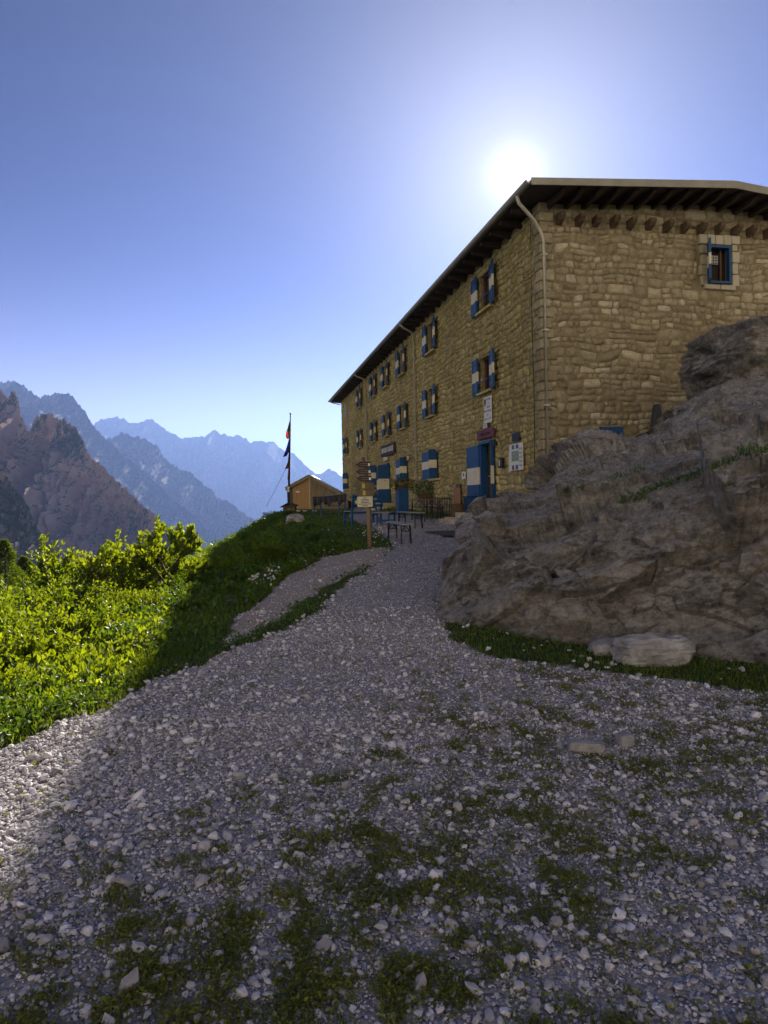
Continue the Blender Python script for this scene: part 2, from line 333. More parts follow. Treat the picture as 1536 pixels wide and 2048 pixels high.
def mountain(name, label, pts, D, material, seed, n=420, rows=150, slope=1.25, jag=1.0, gully=1.0, skew=0.0, steep=.8):
    """a massif: its crest is laid out point by point, then falls in eroded flanks to the valley on both sides"""
    pts = np.array(pts, float); px = np.linspace(pts[0, 0], pts[-1, 0], n); py = np.interp(px, pts[:, 0], pts[:, 1])
    Dp = D(px) if callable(D) else np.full(n, float(D))
    R = np.array([at(a, b, d) for a, b, d in zip(px, py, Dp)])
    width = R[-1, 0] - R[0, 0]; sc = 9.0 / abs(width)
    s = R[:, 0]
    jz = fbm(s * sc * 6, seed * 3.3, 0, 5) + .6 * fbm(s * sc * 22, seed * 1.3, 0, 3, True)
    R[:, 2] += jag * jz * Dp * .0055
    base = -340.0
    vf = np.linspace(0, 1, rows) ** 1.15; vb = -np.linspace(0, 1, 14)[1:][::-1]
    v = np.concatenate([vb, vf])
    ht = (R[:, 2] - base)[None, :]
    V = v[:, None]
    prof = 1 - np.abs(V) ** steep
    z = base + ht * prof
    dist = np.abs(V) * ht / slope
    y = R[None, :, 1] - np.sign(V) * dist + 0 * ht; x = R[None, :, 0] + skew * dist * np.sign(V)
    # gullies and buttresses running down the flank
    q = s[None, :] * sc * 5 + 0 * V; hgt = z / abs(width) * 9
    gl = fbm(q + .6 * hgt, hgt * .55 + .4 * V, seed, 6, True); g2 = fbm(q * 2.7, hgt * 3.0, seed + 4, 6, True)
    amp = np.clip(np.abs(V) * 5, 0, 1) * ht
    y = y - gully * amp * (.30 * gl + .10 * g2)
    z = z + gully * amp * (.10 * gl + .06 * g2) * (1 - np.abs(V)) + ht * .012 * fbm(q * 6, hgt * 7, seed, 4)
    P = np.stack([x, y, z], -1).reshape(-1, 3); m = len(v)
    ii = np.arange(m * n).reshape(m, n)
    F = np.stack([ii[:-1, :-1], ii[1:, :-1], ii[1:, 1:], ii[:-1, 1:]], -1).reshape(-1, 4)[:, ::-1]
    o = raw(name, P, F, material, smooth=False)
    return tag(o, label, kind='structure')
farrock = rock_far('pale_far_rock', (.14, .13, .13), (.22, .205, .20), (.32, .30, .28), (.05, .065, .03), .62, .004)
bluerock = rock_far('grey_rock', (.15, .135, .13), (.26, .235, .22), (.33, .30, .28), (.04, .055, .025), .60, .006)
brownrock = rock_far('brown_rock', (.30, .19, .135), (.42, .275, .20), (.50, .35, .26), (.045, .065, .02), .63, .020)
mountain('mountain', 'farthest pale blue serrated ridge behind the flagpole',
         [(-500, 900), (100, 880), (180, 856), (192, 850), (205, 842), (225, 838), (245, 835), (255, 846), (275, 845), (298, 838), (318, 852), (345, 870), (360, 881), (372, 877), (400, 873), (418, 868), (430, 860), (440, 872), (458, 874), (475, 871), (492, 876), (500, 886), (525, 884), (548, 886), (565, 900), (590, 912), (610, 930), (630, 946), (645, 944), (655, 940), (668, 942), (680, 950), (700, 970), (760, 985), (1000, 990), (1700, 980)],
         7500, farrock, 3, n=900, slope=1.3, jag=.9, gully=.9, steep=.9)
mountain('mountain.001', 'blue grey middle spur descending to the right below the far ridge',
         [(-400, 930), (100, 925), (185, 912), (215, 880), (245, 868), (285, 876), (310, 893), (350, 932), (372, 942), (402, 962), (440, 996), (482, 1026), (520, 1052), (600, 1100)],
         lambda p: np.interp(p, [0, 250, 520], [4300, 4000, 3300]), bluerock, 11, n=620, slope=1.2, jag=1.0, steep=.85)
mountain('mountain.002', 'dark blue massif with rounded summit on the upper left',
         [(-600, 800), (-100, 775), (0, 763), (28, 762), (45, 772), (60, 786), (82, 793), (100, 790), (118, 786), (135, 790), (152, 802), (170, 822), (186, 852), (205, 876), (240, 905), (300, 955), (360, 1010), (420, 1060)],
         lambda p: np.interp(p, [0, 420], [3600, 3000]), bluerock, 21, n=600, slope=1.2, jag=.8, steep=.8)
mountain('mountain.003', 'near reddish brown rock peak with green patches on its right flank',
         [(-500, 760), (-60, 770), (-10, 765), (5, 785), (15, 800), (22, 786), (30, 782), (38, 806), (42, 832), (58, 862), (75, 830), (88, 826), (105, 829), (128, 840), (148, 852), (163, 874), (176, 905), (210, 940), (250, 978), (290, 1016), (330, 1050), (400, 1105), (470, 1160)],
         lambda p: np.interp(p, [-200, 60, 470], [1150, 1000, 780]), brownrock, 31, n=620, rows=240, slope=1.25, jag=.55, gully=.6, skew=0)
mountain('mountain.004', 'low grassy crag at the far left edge',
         [(-500, 860), (-100, 915), (0, 938), (20, 958), (35, 985), (55, 1010), (70, 1050), (95, 1090), (140, 1130), (220, 1170)],
         lambda p: np.interp(p, [-200, 220], [620, 520]), rock_far('crag_rock', (.12, .10, .075), (.26, .20, .155), (.30, .25, .21), (.035, .055, .016), .50, .02), 41, n=420, rows=160, slope=1.2, jag=.7, gully=1.1)
# unseen pale rock wall, added behind the camera to bounce warm light
rs_ = np.linspace(0, 1, 200); cx_ = np.linspace(-1500, 1500, 200); cz_ = 560 + 70 * fbm(cx_ * .004, 3.3, 0, 4)
vv = np.linspace(0, 1, 70); PX = cx_[None] + 0 * vv[:, None]; PZ = cz_[None] * (1 - vv[:, None]) - 70 * vv[:, None]; PY = -820 + 330 * vv[:, None] + 40 * fbm(PX * .01, PZ * .006, 2, 5, True) + .00008 * PX ** 2
ii = np.arange(200 * 70).reshape(70, 200)
tag(raw('mountain', np.stack([PX, PY, PZ], -1).reshape(-1, 3), np.stack([ii[:-1, :-1], ii[:-1, 1:], ii[1:, 1:], ii[1:, :-1]], -1).reshape(-1, 4), rock_far('bounce_limestone', (.42, .385, .345), (.58, .54, .49), (.68, .64, .60), (.10, .12, .05), .75, .01), smooth=False), 'unseen pale rock wall added behind the camera as a sunlight reflector', kind='structure')
# ---------------------------------------------------------------- haze
HAZE = True
if HAZE:
    hb = MB().box((0, 6500, 380), (24000, 17000, 1500)); ho = None
    hm = bpy.data.materials.new('haze'); hm.use_nodes = True; N = hm.node_tree.nodes; N.clear()
    pv = N.new('ShaderNodeVolumePrincipled'); pv.inputs['Color'].default_value = (.24, .38, .88, 1); pv.inputs['Density'].default_value = 1.2e-4; pv.inputs['Anisotropy'].default_value = .35
    oo = N.new('ShaderNodeOutputMaterial'); hm.node_tree.links.new(pv.outputs[0], oo.inputs['Volume'])
    ho = hb.build('haze', hm); tag(ho, 'bluish mountain haze filling the valley', kind='stuff')
# ---------------------------------------------------------------- the stone refuge
C0 = at(1091, 995, 18.4); C0[2] = 0
v_ = ray(476, 1004); D1 = np.array([v_[0], v_[1], 0]); D1 /= np.linalg.norm(D1); D2 = np.array([D1[1], -D1[0], 0])
BRZ = math.atan2(D2[1], D2[0])
def FP(u, z, o=0): return C0 + D1 * u - D2 * o + np.array([0, 0, z])       # on the long facade
def GP(v, z, o=0): return C0 + D2 * v - D1 * o + np.array([0, 0, z])       # on the gable
LEN = 36.0; WID = 11.6; EAVE = 9.49; OS = .75; OG = 1.1
q = ray(1470, 364)
t_ = ((C0 - D1 * OG - EYE) @ -D1) / (q @ -D1); ap = EYE + t_ * q
RIDGE_X = float((ap - C0) @ D2); RIDGE = float(ap[2]); print('ridge', RIDGE_X, RIDGE)
WID = 2 * RIDGE_X
SL = (RIDGE - EAVE) / (RIDGE_X + OS)
def top_g(v): return (EAVE + (v + OS) * SL if v < RIDGE_X else RIDGE - (v - RIDGE_X) * SL * 1.6) - .2
BZ0 = .5
refuge = thing('mountain_refuge', 'long three storey stone refuge with blue and white striped shutters', 'building', C0, BRZ)
rnd = random.Random(5); rg = np.random.default_rng(11)
def stone_mat(name, cols):
    m = bpy.data.materials.new(name); m.use_nodes = True; t = m.node_tree; N = t.nodes; L = t.links
    b = N['Principled BSDF']; b.inputs['Roughness'].default_value = .88; b.inputs['Specular IOR Level'].default_value = .25
    co = N.new('ShaderNodeTexCoord').outputs['Object']; g = N.new('ShaderNodeNewGeometry')
    n = N.new('ShaderNodeTexNoise'); n.inputs['Scale'].default_value = 7; n.inputs['Detail'].default_value = 9; n.inputs['Roughness'].default_value = .7; L.new(co, n.inputs[0])
    c = ramp(t, g.outputs['Random Per Island'], cols)
    k = ramp(t, n.outputs[0], [(.3, (.55, .55, .52)), (.5, (1, 1, 1)), (.72, (1.3, 1.28, 1.2))])
    mu = N.new('ShaderNodeVectorMath'); mu.operation = 'MULTIPLY'; L.new(c, mu.inputs[0]); L.new(k, mu.inputs[1])
    n3 = N.new('ShaderNodeTexNoise'); n3.inputs['Scale'].default_value = .35; n3.inputs['Detail'].default_value = 5; L.new(co, n3.inputs[0])
    k3 = ramp(t, n3.outputs[0], [(.35, (.82, .80, .76)), (.65, (1.12, 1.12, 1.1))])
    mv = N.new('ShaderNodeVectorMath'); mv.operation = 'MULTIPLY'; L.new(mu.outputs[0], mv.inputs[0]); L.new(k3, mv.inputs[1]); L.new(mv.outputs[0], b.inputs['Base Color'])
    n2 = N.new('ShaderNodeTexNoise'); n2.inputs['Scale'].default_value = 22; n2.inputs['Detail'].default_value = 8; n2.inputs['Roughness'].default_value = .7; L.new(co, n2.inputs[0])
    bp = N.new('ShaderNodeBump'); bp.inputs['Strength'].default_value = .8; bp.inputs['Distance'].default_value = .03; L.new(n2.outputs[0], bp.inputs['Height']); L.new(bp.outputs[0], b.inputs['Normal'])
    return m
MT['stone_f'] = stone_mat('ochre_rubble_stone', [(0, (.31, .25, .10)), (.3, (.38, .31, .13)), (.6, (.43, .355, .16)), (.85, (.50, .42, .20)), (1, (.36, .28, .13))])
MT['stone_g'] = stone_mat('brown_rubble_stone', [(0, (.25, .20, .125)), (.3, (.31, .255, .165)), (.6, (.35, .295, .195)), (.9, (.41, .345, .23)), (.95, (.52, .455, .33)), (1, (.47, .405, .29))])
MT['mortar'] = mat('mortar', (.20, .155, .085), (.28, .22, .125), 6, .95, .5, 30)
def masonry(u0, u1, z0, topf, ops, seed, hmin=.13, hmax=.26, warp=1.0, fp=None):
    r = random.Random(seed); st = []; z = z0; ztop = max(topf(u0), topf(u1), topf((u0 + u1) / 2))
    while z < ztop:
        h = r.uniform(hmin, hmax) * (1.2 if z < 2.6 else 1); u = u0 - r.uniform(0, .2)
        while u < u1:
            w = max(.16, h * r.choice([.8, 1, 1.3, 1.6, 2.1, 2.6]) * r.uniform(.85, 1.15))
            a0, a1 = max(u, u0), min(u + w, u1)
            if a1 - a0 > .07:
                if h > .22 and r.random() < .3:
                    k = r.uniform(.35, .65); st.append((a0, a1, z, z + h * k)); 
                    if r.random() < .5 and a1 - a0 > .3:
                        mm = a0 + (a1 - a0) * r.uniform(.35, .65); st += [(a0, mm, z + h * k, z + h), (mm, a1, z + h * k, z + h)]
                    else: st.append((a0, a1, z + h * k, z + h))
                else: st.append((a0, a1, z, z + h))
            u += w
        z += h
    out = []
    for a0, a1, b0, b1 in st:
        if (b0 + b1) / 2 > topf((a0 + a1) / 2): continue
        b1 = min(b1, max(topf(a0), topf(a1)))
        ok = True
        for (o0, o1, p0, p1) in ops:
            if a0 < o1 and a1 > o0 and b0 < p1 and b1 > p0:
                cu, cz = (a0 + a1) / 2, (b0 + b1) / 2
                ex = min(a1 - o0, o1 - a0, b1 - p0, p1 - b0)
                if ex == a1 - o0: a1 = o0
                elif ex == o1 - a0: a0 = o1
                elif ex == b1 - p0: b1 = p0
                else: b0 = p1
        if a1 - a0 > .06 and b1 - b0 > .05: out.append((a0, a1, b0, b1))
    S = np.array(out); n = len(S); T = np.array([-1, -.86, 0, .86, 1.])
    A, B = np.meshgrid(T, T); A = A.ravel()[None]; B = B.ravel()[None]
    cu, cz = (S[:, 0] + S[:, 1]) / 2, (S[:, 2] + S[:, 3]) / 2; hu, hz = (S[:, 1] - S[:, 0]) / 2 - .002, (S[:, 3] - S[:, 2]) / 2 - .002
    rr = 1 - .17 * (A * B) ** 2
    jit = rg.normal(0, 1, (2, n, 25)) * .011
    skew = rg.normal(0, .07, (n, 1))
    U = cu[:, None] + A * rr * hu[:, None] + jit[0] + skew * B * hz[:, None]; W = cz[:, None] + B * rr * hz[:, None] + jit[1]
    ring = np.maximum(np.abs(A), np.abs(B)); d = rg.uniform(.008, .038, (n, 1))
    O = np.where(ring > .9, -.03, np.where(ring > .5, d * .9, d * 1.05)) + rg.normal(0, .009, (n, 25)) * (ring < .9)
    fade = np.ones_like(U)
    for (o0, o1, p0, p1) in ops:
        dd = np.maximum(np.maximum(o0 - U, U - o1), np.maximum(p0 - W, W - p1)); fade = np.minimum(fade, np.clip(dd / .5, 0, 1))
    fade = np.minimum(fade, np.clip((U - u0) / .4, 0, 1)); fade = np.minimum(fade, np.clip((u1 - U) / .4, 0, 1))
    wu = warp * .12 * fade * fbm(U * 1.1, W * 1.1, seed, 3); wz = warp * .13 * fade * fbm(U * 1.3 + 9, W * 1.3, seed + 5, 3)
    U2 = U + wu; W2 = W + wz
    b = np.arange(5 * 5).reshape(5, 5); f = np.stack([b[:-1, :-1], b[:-1, 1:], b[1:, 1:], b[1:, :-1]], -1).reshape(-1, 4)
    F = (f[None] + (np.arange(n) * 25)[:, None, None]).reshape(-1, 4)
    return np.stack([U2.ravel(), W2.ravel(), O.ravel()], -1), F
# openings: (u0, u1, z0, z1)
UP = [(4.09, 1.15), (10.5, 1.02), (15.65, .95), (19.4, .95), (22.8, .95), (27.6, .95)]
MID = [(4.17, 1.08), (10.72, 1.0), (15.6, .95), (19.3, .95), (22.9, .95), (27.7, .95), (33.8, .95)]
GRD = [(10.5, 1.15), (15.6, 1.15), (23.1, 1.15), (33.9, 1.15)]
OPS = [(c - w / 2, c + w / 2, 7.72, 8.92) for c, w in UP] + [(c - w / 2, c + w / 2, 5.06, 6.2) for c, w in MID] + [(c - w / 2, c + w / 2, 2.42, 3.5) for c, w in GRD] + \
      [(3.6, 4.62, 1.28, 3.32), (19.0, 20.8, 1.38, 3.42), (33.3, 34.3, 7.72, 8.75)]
V, F = masonry(.0, LEN, BZ0 - .2, lambda u: 9.34, OPS, 3)
raw('facade_wall', np.stack([-V[:, 2], V[:, 0], V[:, 1]], -1), F[:, ::-1], MT['stone_f'], refuge, smooth=True)
GOPS = [(5.02, 5.78, 7.5, 8.56), (1.65, 2.25, 2.55, 3.42)]
V, F = masonry(-.02, WID, BZ0, lambda v: top_g(v), GOPS + [(4.72, 6.06, 7.30, 8.86)], 8, .15, .31, .9)
raw('gable_wall', np.stack([V[:, 0], -V[:, 2], V[:, 1]], -1), F, MT['stone_g'], refuge, smooth=True)
def plate(ops, u0, u1, z0, topf, conv, name, depth=.34):
    us = sorted({u0, u1, *[o[0] for o in ops], *[o[1] for o in ops], *( [RIDGE_X] if u1 < 20 else [])}); zs = sorted({z0, *[o[2] for o in ops], *[o[3] for o in ops], 99.})
    mb = MB()
    for a, b in zip(us[:-1], us[1:]):
        for c, d in zip(zs[:-1], zs[1:]):
            m1, m2 = (a + b) / 2, (c + min(d, 9)) / 2
            if any(o[0] < m1 < o[1] and o[2] < m2 < o[3] for o in ops): continue
            da, db = min(d, topf(a)), min(d, topf(b)); mb.poly([conv(a, c, 0), conv(b, c, 0), conv(b, db, 0), conv(a, da, 0)])
    for o in ops:
        P = [(o[0], o[2]), (o[1], o[2]), (o[1], o[3]), (o[0], o[3])]
        for i in range(4):
            p, q2 = P[i], P[(i + 1) % 4]; mb.poly([conv(*p, 0), conv(*q2, 0), conv(*q2, -depth), conv(*p, -depth)])
    return mb
fc = lambda u, z, o: (-o, u, z); gc_ = lambda v, z, o: (v, -o, z)
core = plate(OPS, 0, LEN, BZ0, lambda u: 9.4, fc, 'core'); c2 = plate(GOPS, 0, WID, BZ0, lambda v: top_g(v) + .05, gc_, 'core')
core.add(c2.V, c2.F); core.poly([(0, LEN, BZ0), (0, LEN, 9.2), (RIDGE_X, LEN, RIDGE - .2), (WID, LEN, 9), (WID, LEN, BZ0)]); core.poly([(WID, 0, BZ0), (WID, 0, 9.3), (WID, LEN, 9.3), (WID, LEN, BZ0)])
core.build('wall_core', MT['mortar'], refuge)
# corner stones where the two walls meet
mb = MB(); z = BZ0; k = 0; r = random.Random(3)
while z < 9.2:
    h = r.uniform(.19, .31); a, b = ((.42, .26) if k % 2 else (.27, .42)); a *= r.uniform(.8, 1.15); b *= r.uniform(.8, 1.15)
    mb.box((a / 2 - .075, b / 2 - .075, z + h / 2), (a, b, h - .015)); z += h; k += 1
mb.build('corner_stone', MT['stone_g'], refuge, bevel=.028)
# roof
RY0, RY1 = -OG, LEN + 1.2
def roofplane(x0, z0, x1, z1, th): return [(x0, RY0, z0), (x1, RY0, z1), (x1, RY0, z1 - th), (x0, RY0, z0 - th)]
rb = MB(); XR = WID + OS
rb.prism(roofplane(-OS, EAVE, RIDGE_X, RIDGE, .07), (0, RY1 - RY0, 0)); rb.prism(roofplane(RIDGE_X + .001, RIDGE, XR, RIDGE - (XR - RIDGE_X) * SL * 1.6, .07), (0, RY1 - RY0, 0))
roof = rb.build('roof', MT['metal'], refuge)
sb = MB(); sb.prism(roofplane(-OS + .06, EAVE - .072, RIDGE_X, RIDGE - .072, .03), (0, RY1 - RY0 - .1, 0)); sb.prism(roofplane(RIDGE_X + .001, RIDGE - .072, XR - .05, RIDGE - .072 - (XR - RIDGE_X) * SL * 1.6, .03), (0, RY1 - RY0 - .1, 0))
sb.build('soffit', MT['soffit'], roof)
fb = MB()   # pale metal fascia along the rake
fb.prism([(-OS - .01, RY0 - .03, EAVE + .025), (RIDGE_X, RY0 - .03, RIDGE + .025), (RIDGE_X, RY0 - .03, RIDGE - .17), (-OS - .01, RY0 - .03, EAVE - .15)], (0, .028, 0))
fb.prism([(RIDGE_X + .001, RY0 - .03, RIDGE + .025), (XR, RY0 - .03, RIDGE + .025 - (XR - RIDGE_X) * SL * 1.6), (XR, RY0 - .03, RIDGE - .17 - (XR - RIDGE_X) * SL * 1.6), (RIDGE_X + .001, RY0 - .03, RIDGE - .17)], (0, .028, 0))
fb.build('rake_fascia', mat('pale_fascia', (.26, .235, .18), (.36, .33, .25), 2, .6, .1, 10), roof)
gb = MB(); 
for k in range(12):
    a = math.pi * k / 11; 
gp_ = [(-OS - .075 + .075 * math.cos(a), RY0 + .02, EAVE - .02 - .085 * math.sin(a)) for a in np.linspace(0, math.pi, 9)] + [(-OS - .135, RY0 + .02, EAVE - .015), (-OS - .075, RY0 + .02, EAVE - .07), (-OS - .015, RY0 + .02, EAVE - .015)]
gb.prism(gp_, (0, RY1 - RY0 - .04, 0)); gb.build('gutter', MT['pipe'], roof)
y = .35
while y < LEN + .5:       # eaves rafters along the long side
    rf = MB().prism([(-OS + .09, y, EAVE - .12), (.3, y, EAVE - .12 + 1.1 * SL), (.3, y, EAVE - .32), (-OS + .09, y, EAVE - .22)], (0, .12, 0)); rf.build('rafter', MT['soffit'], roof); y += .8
x = .15
while x < WID + .3:       # beam ends under the rake
    zt = top_g(x) + .09
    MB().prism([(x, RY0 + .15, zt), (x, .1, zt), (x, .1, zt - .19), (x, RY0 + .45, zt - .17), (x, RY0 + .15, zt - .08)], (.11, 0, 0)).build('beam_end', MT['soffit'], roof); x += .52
MB().box((WID / 2, -.06, 9.24), (WID, .10, .05)).build('string_course', MT['stone_g'], refuge) if False else None
x = .42; r = random.Random(9)
MT['corbel'] = mat('weathered_corbel', (.07, .045, .025), (.15, .10, .06), 8, .9, .6, 20)
while x < WID:
    zc = 8.99 + r.uniform(-.02, .02); w = r.uniform(.15, .19); dd = r.uniform(.28, .36)
    MB().prism([(x, 0, zc + .11), (x, -dd, zc + .12), (x, -dd - .02, zc + .03), (x, -dd * .75, zc - .07), (x, -dd * .35, zc - .12), (x, 0, zc - .16)], (w, 0, 0)).build('corbel', MT['corbel'], refuge, bevel=.012); x += r.uniform(.50, .57)
# windows on the facade
def shutter(w, h, parent, loc, rz, name='shutter', open_slat=True):
    """a plank shutter in blue, cream, blue; hinge at x=0, leaf to +x, face to -y"""
    mb = MB(); t = .045; b = h * .36
    for z0, z1, m in ((0, b, 0), (b, h - b, 1), (h - b, h, 0)): mb.box((w / 2, 0, (z0 + z1) / 2), (w, t, z1 - z0), m)
    if open_slat:
        for zz in (.12 * h, .88 * h): mb.box((w / 2, -t / 2 - .011, zz), (w - .04, .022, .07), 0)
        for xx in (.035, w - .035):
            for z0, z1, m in ((0, b, 0), (b, h - b, 1), (h - b, h, 0)): mb.box((xx, -t / 2 - .010, (z0 + z1) / 2), (.06, .02, z1 - z0 - .002), m)
    return mb.build(name, [MT['blue'], MT['white']], parent, loc=loc, rz=rz)
RZF = -math.pi / 2      # local frame of a piece hung on the facade: x runs to the near corner, -y points out of the wall
def window_open(c, w, z0, z1, sw, a1=8, a2=10, bar=True, o=.10, extra=0):
    h = z1 - z0; root = MB()
    for zz in (z0 + .03, z1 - .03): root.box((.14, c, zz), (.06, w, .06))
    for yy in (c - w / 2 + .03, c + w / 2 - .03, c): root.box((.14, yy, (z0 + z1) / 2), (.055, .06, h - .12))
    wn = root.build('window', MT['brownwood'], refuge)
    MB().box((.17, c, (z0 + z1) / 2), (.01, w - .1, h - .1)).build('pane', MT['glass'], wn)
    MB().box((-.03, c, z0 - .045), (.30, w + .16, .08)).build('sill', MT['stone_f'], wn, bevel=.01)
    # far leaf is left in the picture, near leaf right; both folded back on the wall
    shutter(sw, h + .06, wn, (-o, c + w / 2 + sw, z0 - .03), RZF + math.radians(-a1))
    shutter(sw, h + .06, wn, (-o - sw * math.sin(math.radians(a2)) * 0, c - w / 2, z0 - .03), RZF + math.radians(a2) * -1)
    if bar:
        MB().bar((-o - .04, c + w / 2 + .05, z0 + h * .28), (-o - .12, c - w / 2 - .05, z0 + h * .28), .03).build('rail', MT['blue'], wn)
    return wn
for c, w in UP: window_open(c, w, 7.72, 8.92, .56, 3, 12)
for c, w in MID: window_open(c, w, 5.06, 6.2, .56, 3, 11, bar=c < 12)
wn = MB().box((-.03, 33.8, 8.235), (.05, 1.0, 1.05)).build('window', mat('weathered_pale_board', (.25, .25, .24), (.45, .43, .4), 3, .8), refuge)
for c, w in GRD:
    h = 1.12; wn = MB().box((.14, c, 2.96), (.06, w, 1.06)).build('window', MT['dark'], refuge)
    MB().box((-.04, c, 2.36), (.28, w + .2, .09)).build('sill', MT['stone_f'], wn, bevel=.01)
    shutter(1.33, h + .06, wn, (-.11, c + 1.55, 2.40), RZF, open_slat=False)
    shutter(.33, h + .06, wn, (-.1, c - .62, 2.40), math.pi, open_slat=False)
MT['doorwood'] = mat('aged_door_wood', (.055, .045, .025), (.09, .07, .04), 6, .7, .3, 20, stretch=(6, 6, .6))
def door(c, w, z0, z1, lw, name='door'):
    h = z1 - z0
    dn = MB().box((.16, c, z0 + h / 2), (.06, w, h)).build(name, MT['doorwood'], refuge)
    fm = MB()
    for yy in (c - w / 2 + .04, c + w / 2 - .04): fm.box((-.04, yy, z0 + h / 2), (.22, .09, h - .002))
    fm.box((-.05, c, z1 + .045), (.26, w + .1, .09)); fm.build('frame', MT['blue'], dn)
    MB().box((.11, c + w / 2 - .18, z0 + 1.0), (.05, .14, .03)).build('handle', MT['pipe'], dn)
    MB().box((-.2, c, z0 - .09), (.7, w + .5, .16)).box((-.45, c, z0 - .28), (1.2, w + .9, .2)).box((-.65, c, z0 - .52), (1.6, w + 1.3, .26)).build('threshold', MT['stone_g'], dn, bevel=.02)
    return dn
d1_ = door(4.1, 1.04, 1.28, 3.33, 1)
shutter(1.22, 2.06, d1_, (-.16, 4.62 + 1.26, 1.27), RZF, 'door_leaf', False)
shutter(.10, 2.06, d1_, (-.1, 3.5, 1.27), math.pi, 'door_leaf', False)
d2_ = door(19.9, 1.8, 1.38, 3.43, 1)
shutter(1.25, 2.0, d2_, (-.14, 20.9 + 1.1, 1.40), RZF, 'door_leaf', False)
shutter(.6, 2.0, d2_, (-.1, 18.9, 1.40), math.pi, 'door_leaf', False)
# gable window
sm = MB(); rs = random.Random(4)
for z0, z1, x0, x1 in [(7.42, 7.75, 5.8, 6.02), (7.76, 8.08, 5.8, 5.98), (8.09, 8.40, 5.8, 6.04), (8.41, 8.60, 5.8, 5.97), (8.57, 8.84, 4.74, 5.0), (8.57, 8.85, 5.01, 5.25), (8.57, 8.84, 5.26, 5.52), (8.57, 8.86, 5.53, 5.78), (8.61, 8.85, 5.79, 6.05), (8.30, 8.55, 4.78, 5.0), (7.98, 8.28, 4.82, 5.0), (7.70, 7.97, 4.76, 5.0), (7.42, 7.69, 4.8, 5.0), (7.32, 7.45, 4.9, 5.4), (7.31, 7.45, 5.42, 5.9)]:
    sm.box(((x0 + x1) / 2, -.045, (z0 + z1) / 2), (x1 - x0 - .01, .12, z1 - z0 - .012))
gs = mat('pale_dressed_stone', (.40, .36, .26), (.46, .40, .29), 5, .85, .4, 30, island=.15)
wf = MB(); cx, w, z0, z1 = 5.4, .76, 7.5, 8.56
for xx in (cx - w / 2 + .04, cx + w / 2 - .04): wf.box((xx, -.02, (z0 + z1) / 2), (.06, .12, z1 - z0))
for zz in (z0 + .03, z1 - .03): wf.box((cx, -.02, zz), (w - .14, .12, .06))
gw = wf.build('window', MT['blue'], refuge)
sm.build('stone_surround', gs, gw, bevel=.012)
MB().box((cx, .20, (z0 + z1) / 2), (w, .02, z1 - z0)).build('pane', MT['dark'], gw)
ib = MB(); ib.box((cx + .17, .12, 8.0), (.06, .05, 1.0)); ib.build('casement', MT['brownwood'], gw)
gr = MB()
for k in range(5): gr.box((cx - .23 + k * .08, .09, 8.22), (.012, .012, .26))
for k in range(4): gr.box((cx - .07, .09, 8.11 + k * .075), (.36, .012, .012))
MB().box((cx - .07, .13, 8.22), (.34, .01, .26)).build('curtain', MT['paper'], gw); gr.build('grille', MT['black'], gw)
shutter(.42, 1.12, gw, (5.0, -.14, 7.47), math.radians(-122), 'shutter')
lw = MB().box((1.95, -.02, 2.98), (.7, .12, .9)).build('window', MT['blue'], refuge)
# rainwater pipes
def pipe(pts, cat=None):
    p = MB().tube(pts, .048, 10).build('downspout', MT['pipe'], refuge, smooth=True)
    for zz in (8, 6, 4, 2.6):
        if zz < pts[-2][2]: MB().box((pts[-1][0], pts[-1][1], zz), (.13, .13, .05)).build('pipe_clamp', MT['pipe'], p)
    return p
pipe([(-OS - .07, -.35, EAVE - .1), (-OS - .02, -.35, EAVE - .28), (-.30, -.2, EAVE - .62), (-.06, -.10, EAVE - .88), (.02, -.13, EAVE - 1.08), (.02, -.13, 2.2)])
pipe([(-OS - .07, 12.75, EAVE - .1), (-OS + .05, 12.78, EAVE - .22), (-.30, 13.0, EAVE - .34), (-.13, 13.05, EAVE - .5), (-.12, 13.08, 1.75)])
pipe([(-OS - .07, 25.0, EAVE - .1), (-OS + .05, 25.02, EAVE - .22), (-.30, 25.05, EAVE - .34), (-.13, 25.08, EAVE - .5), (-.12, 25.1, 3.4)])
MB().tube([(-OS - .05, LEN + .7, EAVE - .15), (-.5, LEN + .5, EAVE - .28), (-.1, LEN + .02, EAVE - .45)], .035, 8).build('gutter_bracket', MT['black'], refuge)
MB().tube([(-.10, .42, 9.0), (-.105, .43, 6.5), (-.11, .36, 4), (-.12, .38, 2.6), (-.12, .30, 1.3)], .012, 6).build('cable', MT['black'], refuge)
# signs and small things on the facade, each its own thing
def on_wall(name, label, cat, u, z, o=.09, group=None): return thing(name, label, cat, FP(u, z, o), BRZ - math.pi / 2, group)
t = on_wall('wall_plaque', 'white plaque with black lettering and emblem high above the near door', 'plaque', 3.94, 4.42)
MB().box((0, 0, 0), (.66, .03, .86)).build('panel', MT['paper'], t, bevel=.004)
for i, (s, sz, x) in enumerate([('SEZIONE', .085, .10), ('DI', .075, .10), ('MESTRE', .085, .10), ('PIETRO GALASSI', .092, 0), ('2018', .07, 0), ('ANTELAO - m. 3264', .075, 0), ('2018', .06, 0)][:6]):
    text_mesh('lettering', s, sz, MT['ink'], t, Matrix.Translation((x, -.018, .33 - i * .125)) @ TXT_FRONT, .001)
e = MB(); e.prism([(-.27, -.02, .36), (-.13, -.02, .36), (-.13, -.02, .22), (-.20, -.02, .12), (-.27, -.02, .22)], (0, -.003, 0)); e.build('emblem', MT['ink'], t)
t = on_wall('notice_card', 'small white card on the top edge of the maroon board', 'notice', 4.1, 3.93, .14)
MB().box((0, 0, 0), (.34, .012, .18)).build('card', MT['paper'], t)
